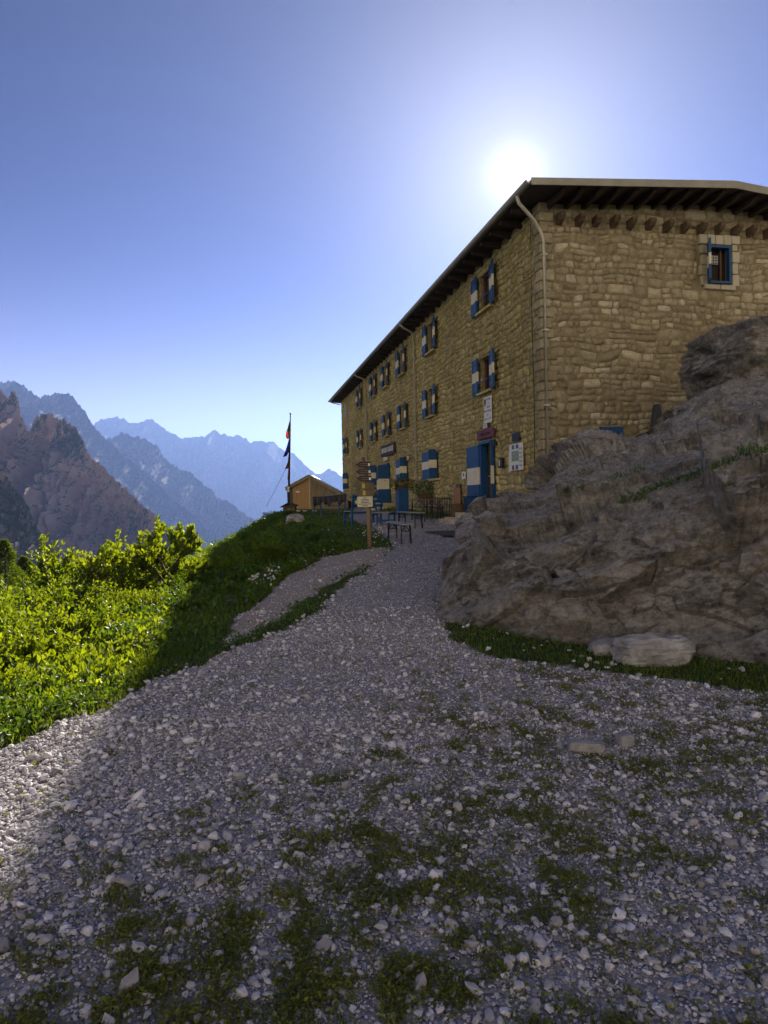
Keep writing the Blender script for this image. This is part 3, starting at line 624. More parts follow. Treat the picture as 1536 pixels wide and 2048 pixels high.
for k in range(3): MB().box((0, -.008, .05 - k * .045), (.24, .003, .014)).build('text_line', MT['ink'], t)
mar = mat('maroon_board', (.10, .022, .028), (.16, .045, .05), 6, .6, .2, 30)
t = on_wall('name_board', 'maroon wooden board above the near door', 'sign', 4.15, 3.66, .11)
MB().box((0, 0, 0), (1.55, .04, .30)).build('board', mar, t, bevel=.01)
text_mesh('lettering', 'Rifugio Galassi', .15, mat('dark_maroon', (.04, .008, .01), rough=.6), t, Matrix.Translation((0, -.024, 0)) @ TXT_FRONT, .002)
t = on_wall('map_board', 'cream information board with map and small pictures right of the near door', 'information board', 1.72, 2.74)
MB().box((0, 0, 0), (.98, .03, .78)).build('panel', MT['paper'], t, bevel=.004)
ph = mat('photo_blue', (.03, .07, .16), (.10, .16, .22), 20, .5); mp_ = mat('map_green', (.12, .20, .12), (.36, .38, .28), 25, .5)
for (x, z, w, h, mm, nm) in [(-.18, .30, .16, .12, ph, 'picture'), (.12, .30, .18, .12, ph, 'picture'), (-.2, -.30, .14, .13, mar, 'picture'), (.08, -.30, .18, .13, ph, 'picture'), (-.03, .03, .52, .30, mp_, 'map')]:
    MB().box((x, -.018, z), (w, .006, h)).build(nm, mm, t)
for k in range(5):
    for j in (0, 1): MB().box((.31 + j * .11, -.018, .22 - k * .12), (.07, .004, .06)).build('caption', mat('caption', (.3, .3, .32)) if k == 0 and j == 0 else bpy.data.materials['caption'], t)
t = on_wall('notice_sheet', 'pale narrow information sheet tucked behind the map board', 'notice', 2.26, 2.60, .07); MB().box((0, 0, 0), (.12, .012, .56)).build('sheet', MT['paper'], t)
t = on_wall('dark_plaque', 'dark square metal plaque above the map board', 'plaque', 1.72, 3.33); MB().box((0, 0, 0), (.5, .04, .25)).build('plate', mat('dark_bronze', (.02, .022, .028), (.05, .05, .06), 12, .5), t, bevel=.006)
MB().box((0, -.022, 0), (.42, .008, .18)).build('inset', MT['black'], t)
t = on_wall('wall_lantern', 'black bell shaped lantern beside the near door', 'lamp', 2.95, 3.28, .10)
MB().tube([(0, -.02, .12), (0, -.10, .16), (0, -.16, .10)], .012, 6).build('bracket', MT['black'], t)
MB().tube([(0, -.16, .10), (0, -.16, .05), (0, -.16, -.06), (0, -.16, -.10)], [.02, .05, .09, .10], 10).build('shade', MT['black'], t)
t = on_wall('letter_box', 'black rounded letter box with white label by the map board', 'letter box', 2.74, 2.63, .10)
MB().box((0, -.05, 0), (.24, .12, .32)).build('body', MT['black'], t, bevel=.03); MB().box((0, -.115, 0), (.08, .006, .18)).build('label_plate', MT['paper'], t)
t = on_wall('trail_plaque', 'small white plaque with green mark left of the near door', 'plaque', 6.5, 2.38)
MB().box((0, 0, 0), (.42, .02, .26)).build('panel', MT['paper'], t); MB().tube([(0, -.012, .02), (0, -.016, .02)], .06, 10).build('emblem', mat('dark_green', (.02, .09, .04)), t)
t = on_wall('hut_sign', 'dark board with white capital letters over the far door', 'sign', 19.05, 4.24, .12)
MB().box((0, 0, 0), (3.4, .05, .62)).build('board', mat('dark_sign_board', (.035, .018, .012), (.06, .03, .02), 5, .7), t, bevel=.01)
text_mesh('lettering', 'RIFUGIO GALASSI', .40, mat('white_letters', (.75, .74, .72), rough=.5), t, Matrix.Translation((0, -.03, 0)) @ TXT_FRONT, .004, xs=.93)
t = on_wall('wall_lamp', 'small white floodlight below the dark sign', 'lamp', 19.2, 3.76, .1)
MB().box((0, -.12, 0), (.34, .16, .2)).build('housing', MT['paper'], t, bevel=.02); MB().bar((0, 0, -.03), (0, -.1, -.03), .04).build('bracket', MT['black'], t)
t = on_wall('wall_lamp', 'round white wall lamp right of the middle striped shutters', 'lamp', 14.6, 3.52, .1)
MB().tube([(0, 0, 0), (0, -.1, 0)], [.11, .12], 12).build('housing', MT['paper'], t); MB().tube([(0, -.1, 0), (.06, -.2, -.02)], [.10, .08], 10).build('hood', MT['black'], t)
for (u, z, w, h, lb) in [(26.8, 4.02, .9, .6, 'dark framed niche panel above the signpost arrows')]:
    t = on_wall('niche_panel', lb, 'panel', u, z, .06); MB().box((0, 0, 0), (w, .06, h)).build('panel', MT['brownwood'], t, bevel=.01); MB().box((0, -.034, -.03), (w * .6, .01, h * .6)).build('inset', MT['mortar'], t)
t = on_wall('tool_plaque', 'grey board with white bottle shape hung left of the near door', 'board', 7.15, 1.72)
MB().box((0, 0, 0), (.5, .05, .75)).build('board', mat('slate', (.05, .055, .06), (.08, .085, .09), 8, .7), t, bevel=.01)
MB().tube([(0, -.04, -.2), (0, -.04, .02), (0, -.04, .06), (0, -.04, .16)], [.07, .07, .03, .025], 8).build('bottle_shape', MT['paper'], t)
t = on_wall('round_tile', 'round orange ceramic disc low beside the near door leaf', 'plaque', 6.12, 1.78)
MB().tube([(0, 0, 0), (0, -.03, 0)], .16, 14).build('disc', mat('orange_clay', (.30, .13, .05), (.42, .22, .09), 9), t)
# ---------------------------------------------------------------- rocks
def rock_mat(name, paint=()):
    m = bpy.data.materials.new(name); m.use_nodes = True; t = m.node_tree; N = t.nodes; L = t.links
    b = N['Principled BSDF']; b.inputs['Roughness'].default_value = .82; b.inputs['Specular IOR Level'].default_value = .3
    co = N.new('ShaderNodeTexCoord').outputs['Object']
    mp = N.new('ShaderNodeMapping'); mp.inputs['Rotation'].default_value = (.15, .45, .2); mp.inputs['Scale'].default_value = (.55, .8, 1.9); L.new(co, mp.inputs[0])
    n = N.new('ShaderNodeTexNoise'); n.inputs['Scale'].default_value = 1.6; n.inputs['Detail'].default_value = 12; n.inputs['Roughness'].default_value = .68; L.new(mp.outputs[0], n.inputs[0])
    c = ramp(t, n.outputs[0], [(.34, (.07, .064, .058)), (.43, (.165, .153, .14)), (.50, (.24, .225, .208)), (.56, (.28, .24, .20)), (.64, (.48, .46, .44))])
    n1 = N.new('ShaderNodeTexNoise'); n1.inputs['Scale'].default_value = 9; n1.inputs['Detail'].default_value = 12; n1.inputs['Roughness'].default_value = .8; L.new(co, n1.inputs[0])
    k = ramp(t, n1.outputs[0], [(.34, (.16, .15, .14)), (.46, (.80, .78, .75)), (.56, (1.1, 1.08, 1.05)), (.68, (1.6, 1.56, 1.52))])
    mu = N.new('ShaderNodeVectorMath'); mu.operation = 'MULTIPLY'; L.new(c, mu.inputs[0]); L.new(k, mu.inputs[1])
    # pale weathered upper faces, olive moss in places
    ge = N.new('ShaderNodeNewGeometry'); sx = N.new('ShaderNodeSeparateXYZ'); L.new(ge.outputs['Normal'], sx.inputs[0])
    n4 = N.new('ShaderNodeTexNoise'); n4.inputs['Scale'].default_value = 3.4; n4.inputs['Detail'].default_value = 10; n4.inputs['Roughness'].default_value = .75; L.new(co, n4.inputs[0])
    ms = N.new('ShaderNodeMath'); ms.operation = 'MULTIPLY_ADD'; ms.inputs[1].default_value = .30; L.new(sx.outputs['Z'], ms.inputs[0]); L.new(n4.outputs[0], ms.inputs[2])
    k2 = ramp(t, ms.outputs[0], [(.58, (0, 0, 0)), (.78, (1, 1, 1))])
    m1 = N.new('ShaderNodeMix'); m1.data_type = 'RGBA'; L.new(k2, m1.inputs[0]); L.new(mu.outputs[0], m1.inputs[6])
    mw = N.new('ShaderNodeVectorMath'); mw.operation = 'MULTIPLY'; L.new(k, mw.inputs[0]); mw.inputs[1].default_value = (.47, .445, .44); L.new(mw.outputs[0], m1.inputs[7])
    n5 = N.new('ShaderNodeTexNoise'); n5.inputs['Scale'].default_value = 1.1; n5.inputs['Detail'].default_value = 10; n5.inputs['Roughness'].default_value = .8; L.new(mp.outputs[0], n5.inputs[0])
    k5 = ramp(t, n5.outputs[0], [(.58, (0, 0, 0)), (.66, (.6, .6, .6))])
    m2 = N.new('ShaderNodeMix'); m2.data_type = 'RGBA'; L.new(k5, m2.inputs[0]); L.new(m1.outputs[2], m2.inputs[6]); m2.inputs[7].default_value = (.085, .065, .028, 1)
    src = m2.outputs[2]
    for (px, py, pz, rr) in paint:      # red trail marks painted on the stone
        vs = N.new('ShaderNodeVectorMath'); vs.operation = 'DISTANCE'; vs.inputs[1].default_value = (px, py, pz); L.new(co, vs.inputs[0])
        am = N.new('ShaderNodeMath'); am.operation = 'MULTIPLY_ADD'; am.inputs[1].default_value = rr * 2.5; L.new(n1.outputs[0], am.inputs[0]); L.new(vs.outputs['Value'], am.inputs[2])
        kk = ramp(t, am.outputs[0], [(rr * 1.9, (1, 1, 1)), (rr * 2.1, (0, 0, 0))])
        mm = N.new('ShaderNodeMix'); mm.data_type = 'RGBA'; L.new(kk, mm.inputs[0]); L.new(src, mm.inputs[6]); mm.inputs[7].default_value = (.26, .02, .03, 1); src = mm.outputs[2]
    L.new(src, b.inputs['Base Color'])
    n2 = N.new('ShaderNodeTexNoise'); n2.inputs['Scale'].default_value = 9; n2.inputs['Detail'].default_value = 12; n2.inputs['Roughness'].default_value = .75; L.new(mp.outputs[0], n2.inputs[0])
    bp = N.new('ShaderNodeBump'); bp.inputs['Strength'].default_value = 1; bp.inputs['Distance'].default_value = .07; L.new(n2.outputs[0], bp.inputs['Height'])
    bq = N.new('ShaderNodeBump'); bq.inputs['Strength'].default_value = 1; bq.inputs['Distance'].default_value = .07; L.new(n1.outputs[0], bq.inputs['Height']); L.new(bp.outputs[0], bq.inputs['Normal']); L.new(bq.outputs[0], b.inputs['Normal'])
    return m
def hspl(T, Pt, t):       # monotone-ish cubic through rows
    n = len(T); out = np.zeros((len(t),) + Pt.shape[1:]); k = np.clip(np.searchsorted(T, t, 'right') - 1, 0, n - 2)
    u = (t - T[k]) / (T[k + 1] - T[k]); m = np.zeros_like(Pt)
    d = (Pt[1:] - Pt[:-1]) / (T[1:] - T[:-1]).reshape(-1, *([1] * (Pt.ndim - 1)))
    m[1:-1] = (d[1:] + d[:-1]) / 2; m[0] = d[0]; m[-1] = d[-1]
    sh = (-1,) + (1,) * (Pt.ndim - 1); u = u.reshape(sh); h = (T[k + 1] - T[k]).reshape(sh)
    return (2 * u ** 3 - 3 * u ** 2 + 1) * Pt[k] + (u ** 3 - 2 * u ** 2 + u) * h * m[k] + (-2 * u ** 3 + 3 * u ** 2) * Pt[k + 1] + (u ** 3 - u ** 2) * h * m[k + 1]
def ft(px, py): g = G(px, py); return (px, py, g[1])
# each column: foot, lower face, upper face, shoulder, ledge, mid slope, crest   as (px, py, distance)
cols = [
 [ft(868, 1240), (880, 1190, 8.75), (893, 1130, 9.3), (905, 1098, 9.8), (916, 1076, 10.3), (930, 1052, 10.9), (962, 1015, 12.3)],
 [ft(905, 1249), (908, 1185, 8.35), (918, 1125, 8.8), (932, 1085, 9.4), (945, 1062, 10.0), (962, 1040, 10.8), (990, 1002, 12.6)],
 [ft(960, 1262), (962, 1180, 7.9), (965, 1110, 8.3), (975, 1062, 8.9), (985, 1040, 9.6), (998, 1022, 10.8), (1030, 990, 13.0)],
 [ft(1040, 1275), (1040, 1180, 7.5), (1045, 1100, 7.9), (1055, 1050, 8.5), (1062, 1022, 9.4), (1070, 1004, 11.2), (1090, 984, 13.8)],
 [ft(1120, 1284), (1120, 1180, 7.2), (1122, 1095, 7.6), (1125, 1040, 8.2), (1128, 1006, 9.4), (1132, 976, 11.8), (1138, 938, 15.0)],
 [ft(1200, 1294), (1200, 1180, 6.95), (1200, 1085, 7.35), (1200, 1020, 8.0), (1202, 980, 9.4), (1202, 930, 12.4), (1200, 874, 16.0)],
 [ft(1300, 1304), (1300, 1180, 6.75), (1300, 1070, 7.15), (1300, 1000, 7.9), (1300, 958, 9.4), (1300, 905, 12.4), (1300, 843, 16.2)],
 [ft(1400, 1316), (1400, 1180, 6.6), (1400, 1060, 7.0), (1400, 975, 7.8), (1400, 935, 9.2), (1400, 880, 12.0), (1385, 785, 15.6)],
 [ft(1540, 1334), (1540, 1180, 6.4), (1540, 1045, 6.9), (1540, 950, 7.8), (1540, 905, 9.2), (1540, 845, 11.8), (1530, 745, 15.0)],
 [ft(1750, 1352), (1750, 1180, 6.2), (1750, 1030, 6.7), (1750, 920, 7.7), (1750, 880, 9.0), (1750, 810, 11.6), (1740, 700, 14.5)],
 [ft(2050, 1370), (2050, 1200, 6.2), (2050, 1050, 6.7), (2050, 950, 7.6), (2050, 900, 8.8), (2050, 830, 11), (2000, 760, 13.5)],
]
CP = np.array([[at(*p) for p in c] for c in cols])
# close the rock: sink below the ground in front, fall away behind
front = CP[:, :1] + np.array([-.05, -.15, -.5]); b1 = CP[:, -1:] + np.array([.15, .55, -.45]); b2 = CP[:, -1:] + np.array([.3, 1.0, -1.6]); b3 = b2.copy(); b3[..., 1] += .6; b3[..., 2] = -.6
CP = np.concatenate([front, CP, b1, b2, b3], 1)
w0 = CP[0].copy() + np.array([.45, 1.5, 0]); w0[:, 2] = -.5; w1 = CP[0] + np.array([.12, .7, 0]); w1[:, 2] = CP[0][:, 2] * .72 - .05
CP = np.concatenate([w0[None], w1[None], CP], 0)
nc, nr = CP.shape[:2]; NU, NV = 760, 560
tc_ = np.arange(nc, dtype=float); tr = np.arange(nr, dtype=float)
S1 = hspl(tr, CP.transpose(1, 0, 2), np.linspace(0, nr - 1, NV)); S2 = hspl(tc_, S1.transpose(1, 0, 2), np.linspace(0, nc - 1, NU))   # (NU,NV,3)
def displace(P, amp=1.0, seed=0.0, nrm=None):
    du = np.gradient(P, axis=0); dv = np.gradient(P, axis=1); n = np.cross(du, dv); n /= np.maximum(np.linalg.norm(n, axis=-1, keepdims=True), 1e-9)
    if n[..., 1].mean() > 0: n = -n
    x, y, z = P[..., 0], P[..., 1], P[..., 2]
    # bedding that rises to the right, as in the cracks of the real rock
    b = z - .33 * x + .10 * y
    s = x * .9 + .3 * z
    a = .13 * fbm(s * .7, y * .7, b * .9 + seed, 4) + .085 * fbm(s * .55 + 3, y * .5, b * 2.4 + seed, 5, True) + .045 * fbm(s * 2.2, y * 2.2, b * 4.5, 4, True) + .02 * fbm(x * 8, y * 8, z * 11, 4)
    led = fbm(s * .5, y * .4, 3.3 + seed, 3) * .5 + b * 1.25; fr = led - np.floor(led)
    a += .16 * (np.clip(fr / .82, 0, 1) - np.clip((fr - .82) / .18, 0, 1) - .5)
    
    for sc_, k_ in ((.45, .50), (1.2, .36), (3.5, .30), (9.0, .26)):
        q = np.stack([s * sc_, y * sc_, b * sc_ * 1.6], -1) + .12 * fbm(x * sc_, y * sc_, z * sc_, 3)[..., None]; c0 = np.floor(q); best = np.full(x.shape, 9.); val = np.zeros(x.shape)
        for i in (-1, 0, 1):
            for j in (-1, 0, 1):
                for kk_ in (-1, 0, 1):
                    c = c0 + [i, j, kk_]; ci = c.astype(int)
                    h1 = _val[_perm[(_perm[(_perm[ci[..., 0] & 255] + ci[..., 1]) & 255] + ci[..., 2]) & 255]]; h2 = _val[_perm[(_perm[(_perm[ci[..., 1] & 255] + ci[..., 2] + 37) & 255] + ci[..., 0]) & 255]]; h3 = _val[_perm[(_perm[(_perm[ci[..., 2] & 255] + ci[..., 0] + 91) & 255] + ci[..., 1]) & 255]]
                    df = q - (c + .5 + .42 * np.stack([h1, h2, h3], -1)); dd = (df ** 2).sum(-1); w_ = dd < best
                    val = np.where(w_, (df * np.stack([h2, h3, h1], -1)).sum(-1) + .3 * h3, val); best = np.where(w_, dd, best)
        a += k_ * (val - .04) / sc_ * .55
    cr = np.abs((b * .55 + .35 * fbm(s * .7, y * .5, 8 + seed, 5)) % 1 - .5); a -= .16 * np.exp(-(cr / .03) ** 2) * np.clip(.6 + 1.5 * fbm(s * .6, b, 4 + seed, 2), 0, 1)
    a += .03 * fbm(s * 1.6 + 4, y * 1.5, b * 6 + seed, 5, True) + .012 * fbm(x * 4.5, y * 4.5, z * 6, 5, True)
    a = a - .04; a = a * np.interp(np.arange(a.shape[0]) / a.shape[0], [0, .12, .30, .5], [.25, .3, .7, 1])[:, None] * np.interp(np.arange(a.shape[1]) / a.shape[1], [0, .14, .3], [.3, .45, 1])[None] if a.shape[0] == 760 else a
    return P + n * (a * amp)[..., None]
S3 = displace(S2)
for k in (): pass
ii = np.arange(NU * NV).reshape(NU, NV)
F = np.stack([ii[:-1, :-1], ii[1:, :-1], ii[1:, 1:], ii[:-1, 1:]], -1).reshape(-1, 4)
mk = [tuple(at(1230, 876, 15.3)) + (.16,)]
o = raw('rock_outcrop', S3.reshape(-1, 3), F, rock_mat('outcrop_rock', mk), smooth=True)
tag(o, 'huge grey brown rock outcrop with mossy cracks in front of the gable', 'rock')
def boulder(name, label, c, dims, seed, material, sub=6, amp=.16, rz=0, box=.55, group=None, flat=False):
    import bmesh
    bm = bmesh.new(); bmesh.ops.create_icosphere(bm, subdivisions=sub, radius=1)
    P = np.array([v.co[:] for v in bm.verts]); Fc = np.array([[v.index for v in f.verts] for f in bm.faces]); bm.free()
    m = np.max(np.abs(P), 1, keepdims=True); P = P * (1 - box) + P / m * box * .9
    n = P / np.linalg.norm(P, axis=1, keepdims=True)
    q = P * 1.3 + seed * 7.1
    a = amp * fbm(q[:, 0], q[:, 1], q[:, 2], 4) + amp * .7 * fbm(q[:, 0] * 1.5, q[:, 1] * 1.5, q[:, 2] * 3, 5, True) + amp * .15 * fbm(q[:, 0] * 8, q[:, 1] * 8, q[:, 2] * 8, 4)
    P = (P + n * a[:, None]) * np.array(dims) / 2; cc, ss = math.cos(rz), math.sin(rz)
    P = P @ np.array([[cc, ss, 0], [-ss, cc, 0], [0, 0, 1]])
    o = raw(name, P + np.array(c), Fc, material, smooth=not flat); return tag(o, label, 'rock', group)
ub = at(1530, 712, 15.2)
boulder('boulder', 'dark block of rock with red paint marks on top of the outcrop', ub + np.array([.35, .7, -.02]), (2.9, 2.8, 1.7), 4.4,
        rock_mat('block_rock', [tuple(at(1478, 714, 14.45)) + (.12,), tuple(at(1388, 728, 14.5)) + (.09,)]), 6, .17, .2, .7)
pale = mat('pale_rock', (.20, .19, .19), (.50, .48, .49), 5, .85, .9, 14, c3=(.36, .345, .35), bdist=.05)
sg = G(1298, 1318)
boulder('boulder', 'low pale rock lying in the grass at the foot of the outcrop', sg + np.array([.02, -.02, .05]), (.70, .42, .34), 2.2, pale, 6, .20, .1, .4)
sg = G(1226, 1312); boulder('boulder', 'small grey rock just left of the low pale rock', sg + np.array([0, .15, .02]), (.36, .3, .22), 7.2, pale, 5, .16, 0, .3)
st_ = mat('cut_stone', (.22, .21, .22), (.36, .35, .36), 14, .85, .6, 60)
sg = G(1172, 1507); boulder('kerb_stone', 'long flat cut stone lying on the weedy gravel', sg + np.array([0, 0, .045]), (.23, .09, .065), 1.1, st_, 5, .12, -.22, .7)
sg = G(1250, 1498); boulder('cut_stone', 'square cut stone just right of the long flat stone', sg + np.array([0, 0, .05]), (.105, .09, .085), 3.1, st_, 5, .06, .3, .8)
sg = G(1208, 1472); boulder('kerb_stone', 'thin stone sunk in the gravel behind the long flat stone', sg + np.array([0, 0, .01]), (.12, .035, .03), 5.1, st_, 5, .06, -.45, .8)
sg = at(590, 1042, 26); boulder('boulder', 'pale squarish rock on the crest of the grassy bank below the hut', sg + np.array([0, 0, -.1]), (.75, .6, .75), 6.1, pale, 5, .12, .3, .5)
# small posts behind the outcrop
pz = at(1314, 838, 17.2); t = thing('dark_post', 'dark tapering hooded post standing behind the outcrop', 'post', pz + np.array([0, 0, -.9]))
MB().prism([(-.13, 0, .5), (.13, 0, .5), (.15, 0, .98), (.09, 0, 1.28), (-.01, 0, 1.28), (-.06, 0, 1.05)], (0, .22, 0)).build('hood', mat('slate_dark', (.025, .027, .035), (.05, .05, .06), 8, .6), t, bevel=.015)
MB().box((0, .12, .1), (.12, .12, .9)).build('stem', MT['black'], t)
# ---------------------------------------------------------------- furniture on the terrace
def gz(p): return np.array([p[0], p[1], float(H(p[0], p[1]))])
def beer(kind, label, L, W, Hh, mats, loc, rz, group):
    t = thing('folding_' + kind, label, kind, loc, rz, group)
    tp = MB(); k = 3 if kind == 'table' else 2
    for i in range(k): tp.box((0, -W / 2 + (i + .5) * W / k, Hh - .015), (L, W / k - .006, .03))
    tp.build('top', mats, t, bevel=.004)
    for s in (-1, 1):
        x = s * (L / 2 - .28)
        for q in (-1, 1): MB().bar((x, q * (W / 2 - .03), Hh - .03), (x + s * .04, q * (W / 2 - .02), 0), .035).build('leg', MT['black'], t)
        br = MB().bar((x, -W / 2 + .03, Hh * .62), (x, W / 2 - .03, Hh * .62), .02)
        br.bar((x, -W / 2 + .04, Hh * .63), (x - s * .02, 0, Hh - .04), .018); br.bar((x, W / 2 - .04, Hh * .63), (x - s * .02, 0, Hh - .04), .018)
        br.bar((x, 0, Hh * .63), (x - s * .3, 0, Hh - .035), .016); br.build('brace', MT['black'], t)
    return t
a, b = gz((.17, 17.6)), gz((.53, 15.5)); 
fb_ = beer('bench', 'weathered folding bench at the edge of the path near the signpost', 2.2, .26, .47, MT['beertop'], (a + b) / 2, math.atan2(b[1] - a[1], b[0] - a[0]), 'folding benches')
def along(u, o): p = FP(u, 0, o); return gz(p)
def FU(px, o):
    d = ray(px, 1000); c = C0 - D2 * o; t = ((c - EYE) @ D2) / (d @ D2); return float((EYE + t * d - c) @ D1)
def alp(px, o): return along(FU(px, o), o)
WR = BRZ + math.pi / 2       # parallel to the facade
fb2 = dup(fb_, None, alp(819, 3.0), WR + .05, 'low folding bench before the long brown table by the middle pipe')
tb1 = beer('table', 'brown folding table under the hanging plant', 2.2, .6, .76, MT['tabletop'], alp(851, 1.7), WR, 'folding tables')
tb2 = dup(tb1, None, alp(985, 1.2), WR, 'folding table across the foot of the blue and cream door leaf')
tb3 = dup(fb_, None, alp(950, 2.2), WR + .04, 'folding bench partly behind the rock outcrop, before the near door')
tb4 = dup(tb1, None, alp(1062, .8), WR, 'folding table nearest the wall corner, behind the outcrop')
fb3 = dup(fb_, None, alp(868, .75), WR - .03, 'folding bench pushed against the wall behind the brown table')
def blue_bench(label, loc, rz, W=1.15):
    t = thing('garden_bench', label, 'bench', loc, rz, 'blue garden benches')   # looks along +x, long along y
    s = MB()
    for i in range(5): s.box((-.22 + i * .11, 0, .44), (.095, W, .025))
    s.build('seat', MT['beertop'], t, bevel=.004)
    for q in (-1, 1):
        MB().bar((-.30, q * (W / 2 - .04), 0), (-.30, q * (W / 2 - .04), .43), .055).bar((-.29, q * (W / 2 - .04), .42), (-.46, q * (W / 2 - .04), .98), .055).build('rear_leg', MT['blue'], t)
        MB().bar((.26, q * (W / 2 - .04), 0), (.26, q * (W / 2 - .04), .43), .055).build('leg', MT['blue'], t)
        MB().bar((-.28, q * (W / 2 - .04), .18), (.24, q * (W / 2 - .04), .18), .035).build('stretcher', MT['blue'], t)
    b = MB()
    for z, x in ((.62, -.355), (.76, -.395), (.92, -.445)): b.box((x, 0, z), (.03, W + .02, .085), ry=-.28)
    b.build('backrest', MT['blue'], t)
    r = MB(); r.box((.26, 0, .395), (.04, W - .12, .06)); r.box((-.29, 0, .395), (.04, W - .12, .06)); r.build('apron', MT['blue'], t)
    return t
bb = blue_bench('blue framed bench with slatted seat and leaning back just right of the signpost', gz((-.02, 21.2)), -.18)
bb2 = dup(bb, None, gz((-.72, 22.8)), math.pi / 2 + .5, 'blue bench with its back towards the camera left of the signpost')
# bin by the near door
t = thing('litter_bin', 'slim blue bin beside the near door leaf', 'bin', alp(939, .45), WR); MB().box((0, 0, .42), (.3, .3, .78), taper=1.08).build('body', MT['blue'], t, bevel=.02); MB().box((0, 0, .84), (.42, .4, .05)).build('lid', MT['blue'], t, bevel=.01)
# planter box with flowers
t = thing('plant_cabinet', 'tall blue plank planter box in front of the striped ground floor shutters', 'planter', alp(804, .95), WR)
pb = MB(); 
for k in range(3): pb.box((-.22 + k * .22, 0, .55), (.21, .45, 1.1))
pb.build('body', MT['blue'], t, bevel=.008); MB().box((0, 0, 1.12), (.72, .52, .05)).build('rim', MT['blue'], t)
# rack, stump and board, mat, step
t = thing('plant_rack', 'low black wire rack along the foot of the wall', 'rack', alp(880, .7), WR)
rk = MB()
for z in (.08, .5, .72): rk.box((0, 0, z), (2.7, .02, .02)); rk.box((0, .3, z), (2.7, .02, .02))
for i in range(15): rk.box((-1.35 + i * .193, 0, .4), (.02, .02, .8)); 
for i in range(5): rk.box((-1.35 + i * .675, .3, .4), (.02, .02, .8)); rk.box((-1.35 + i * .675, .15, .73), (.02, .3, .02))
rk.build('frame', MT['black'], t)
t = thing('tree_stump', 'short brown tree stump on a stone slab by the wall', 'stump', alp(915, .9), 0)
MB().tube([(0, 0, .18), (0, 0, .3), (0, 0, .62)], [.25, .22, .21], 14).build('trunk', mat('bark', (.07, .04, .025), (.14, .085, .05), 9, .9, .8, 20, stretch=(4, 4, .6)), t, smooth=False)
MB().box((0, 0, .09), (.9, .7, .18)).build('slab', MT['stone_g'], t, bevel=.03)
t = thing('wooden_board', 'orange wooden board standing on the tree stump', 'board', alp(915, .9) + np.array([0, 0, .62]), WR)
MB().box((0, 0, .27), (.50, .06, .54)).build('panel', mat('orange_wood', (.24, .10, .035), (.36, .17, .065), 5, .6, .3, 20, stretch=(1, 1, 6)), t, bevel=.01)
t = thing('wooden_step', 'orange plank lying beside the foot of the rock outcrop', 'plank', gz(G(928, 1050)), WR - .1)
MB().box((0, 0, .07), (1.0, .45, .09)).build('panel', bpy.data.materials['orange_wood'], t, bevel=.01)
t = thing('door_mat', 'flat grey rubber mat on the gravel before the rack', 'mat', alp(896, 2.6), WR)
MB().box((0, 0, .03), (2.2, .9, .03)).build('body', mat('rubber', (.04, .04, .05), (.07, .07, .08), 20, .8), t, bevel=.005)
# ---------------------------------------------------------------- signpost
sp = gz((-.36, 15.4)); z0 = sp[2]
t = thing('signpost', 'wooden signpost with five trail arrows and a white notice', 'signpost', sp)
pw = mat('post_wood', (.17, .12, .06), (.28, .20, .11), 6, .7, .4, 30, stretch=(6, 6, .5))
MB().tube([(.03, 0, -.25), (.01, 0, .8), (-.03, 0, 1.95)], [.055, .052, .048], 10).build('post', pw, t, smooth=True)
mets = {'d': mat('dark_red_sign', (.022, .009, .009), (.04, .015, .014), 5, .5), 'o': mat('olive_sign', (.085, .065, .03), (.12, .095, .045), 5, .6)}
Dp = 15.32
def arrow(x0, x1, y0, y1, k, tip, wedge=8):
    A = at(x0, (y0 + y1) / 2, Dp) - sp; 
    def lp(x, y): q = at(x, y, Dp) - sp; return (q[0], -.075, q[2])
    tl = wedge
    pts = [lp(x0, (y0 + y1) / 2), lp(x0 + tl, y0), lp(x1, y0), lp(x1, y1), lp(x0 + tl, y1)]
    return MB().prism(pts[::-1], (0, .022, 0)).build('arrow_sign', mets[k], t), lp
for a_ in [(711, 741, 923, 935.5, 'd', 0), (711, 742, 937.5, 949, 'd', 0), (713, 743, 951, 963.5, 'd', 0), (707, 748, 965.5, 978, 'o', 0), (710, 748, 979.5, 992.5, 'o', 0)]:
    s_, lp = arrow(*a_)
    x1 = a_[1]; c = lp(x1 - 3, (a_[2] + a_[3]) / 2)
    if a_[4] == 'd': MB().box((c[0], -.079, c[2]), (.045, .004, .06)).build('number_plate', MT['paper'], s_)
    c = lp((a_[0] + a_[1]) / 2 + 2, (a_[2] + a_[3]) / 2)
    for dz in (-.022, .022): MB().box((c[0], -.0775, c[2] + dz), (.17, .003, .012)).build('text_line', mat('sign_text', (.14, .12, .10)) if 'sign_text' not in bpy.data.materials else bpy.data.materials['sign_text'], s_)
    if a_[4] == 'o': MB().box((c[0] - .03, -.079, c[2]), (.06, .006, .10)).build('clip', mat('brass', (.35, .27, .06), rough=.35, metal=.7) if 'brass' not in bpy.data.materials else bpy.data.materials['brass'], s_)
c = at(730, 1003.5, Dp) - sp
w_ = MB().box((c[0], -.08, c[2]), (.345, .02, .235)).build('notice_board', mat('cream_notice', (.52, .47, .33), (.60, .55, .40), 6, .6), t, bevel=.004)
MB().prism([(c[0] - .18, -.085, c[2] - .055), (c[0] - .24, -.085, c[2]), (c[0] - .18, -.085, c[2] + .055)], (0, .01, 0)).build('arrow_tip', mat('yellow_green_tip', (.45, .45, .15)), w_)
for k, wd in enumerate((.06, .16, .19, .17, .28, .12)): MB().box((c[0], -.092, c[2] + .085 - k * .034), (wd, .003, .013)).build('text_line', MT['ink'], w_)
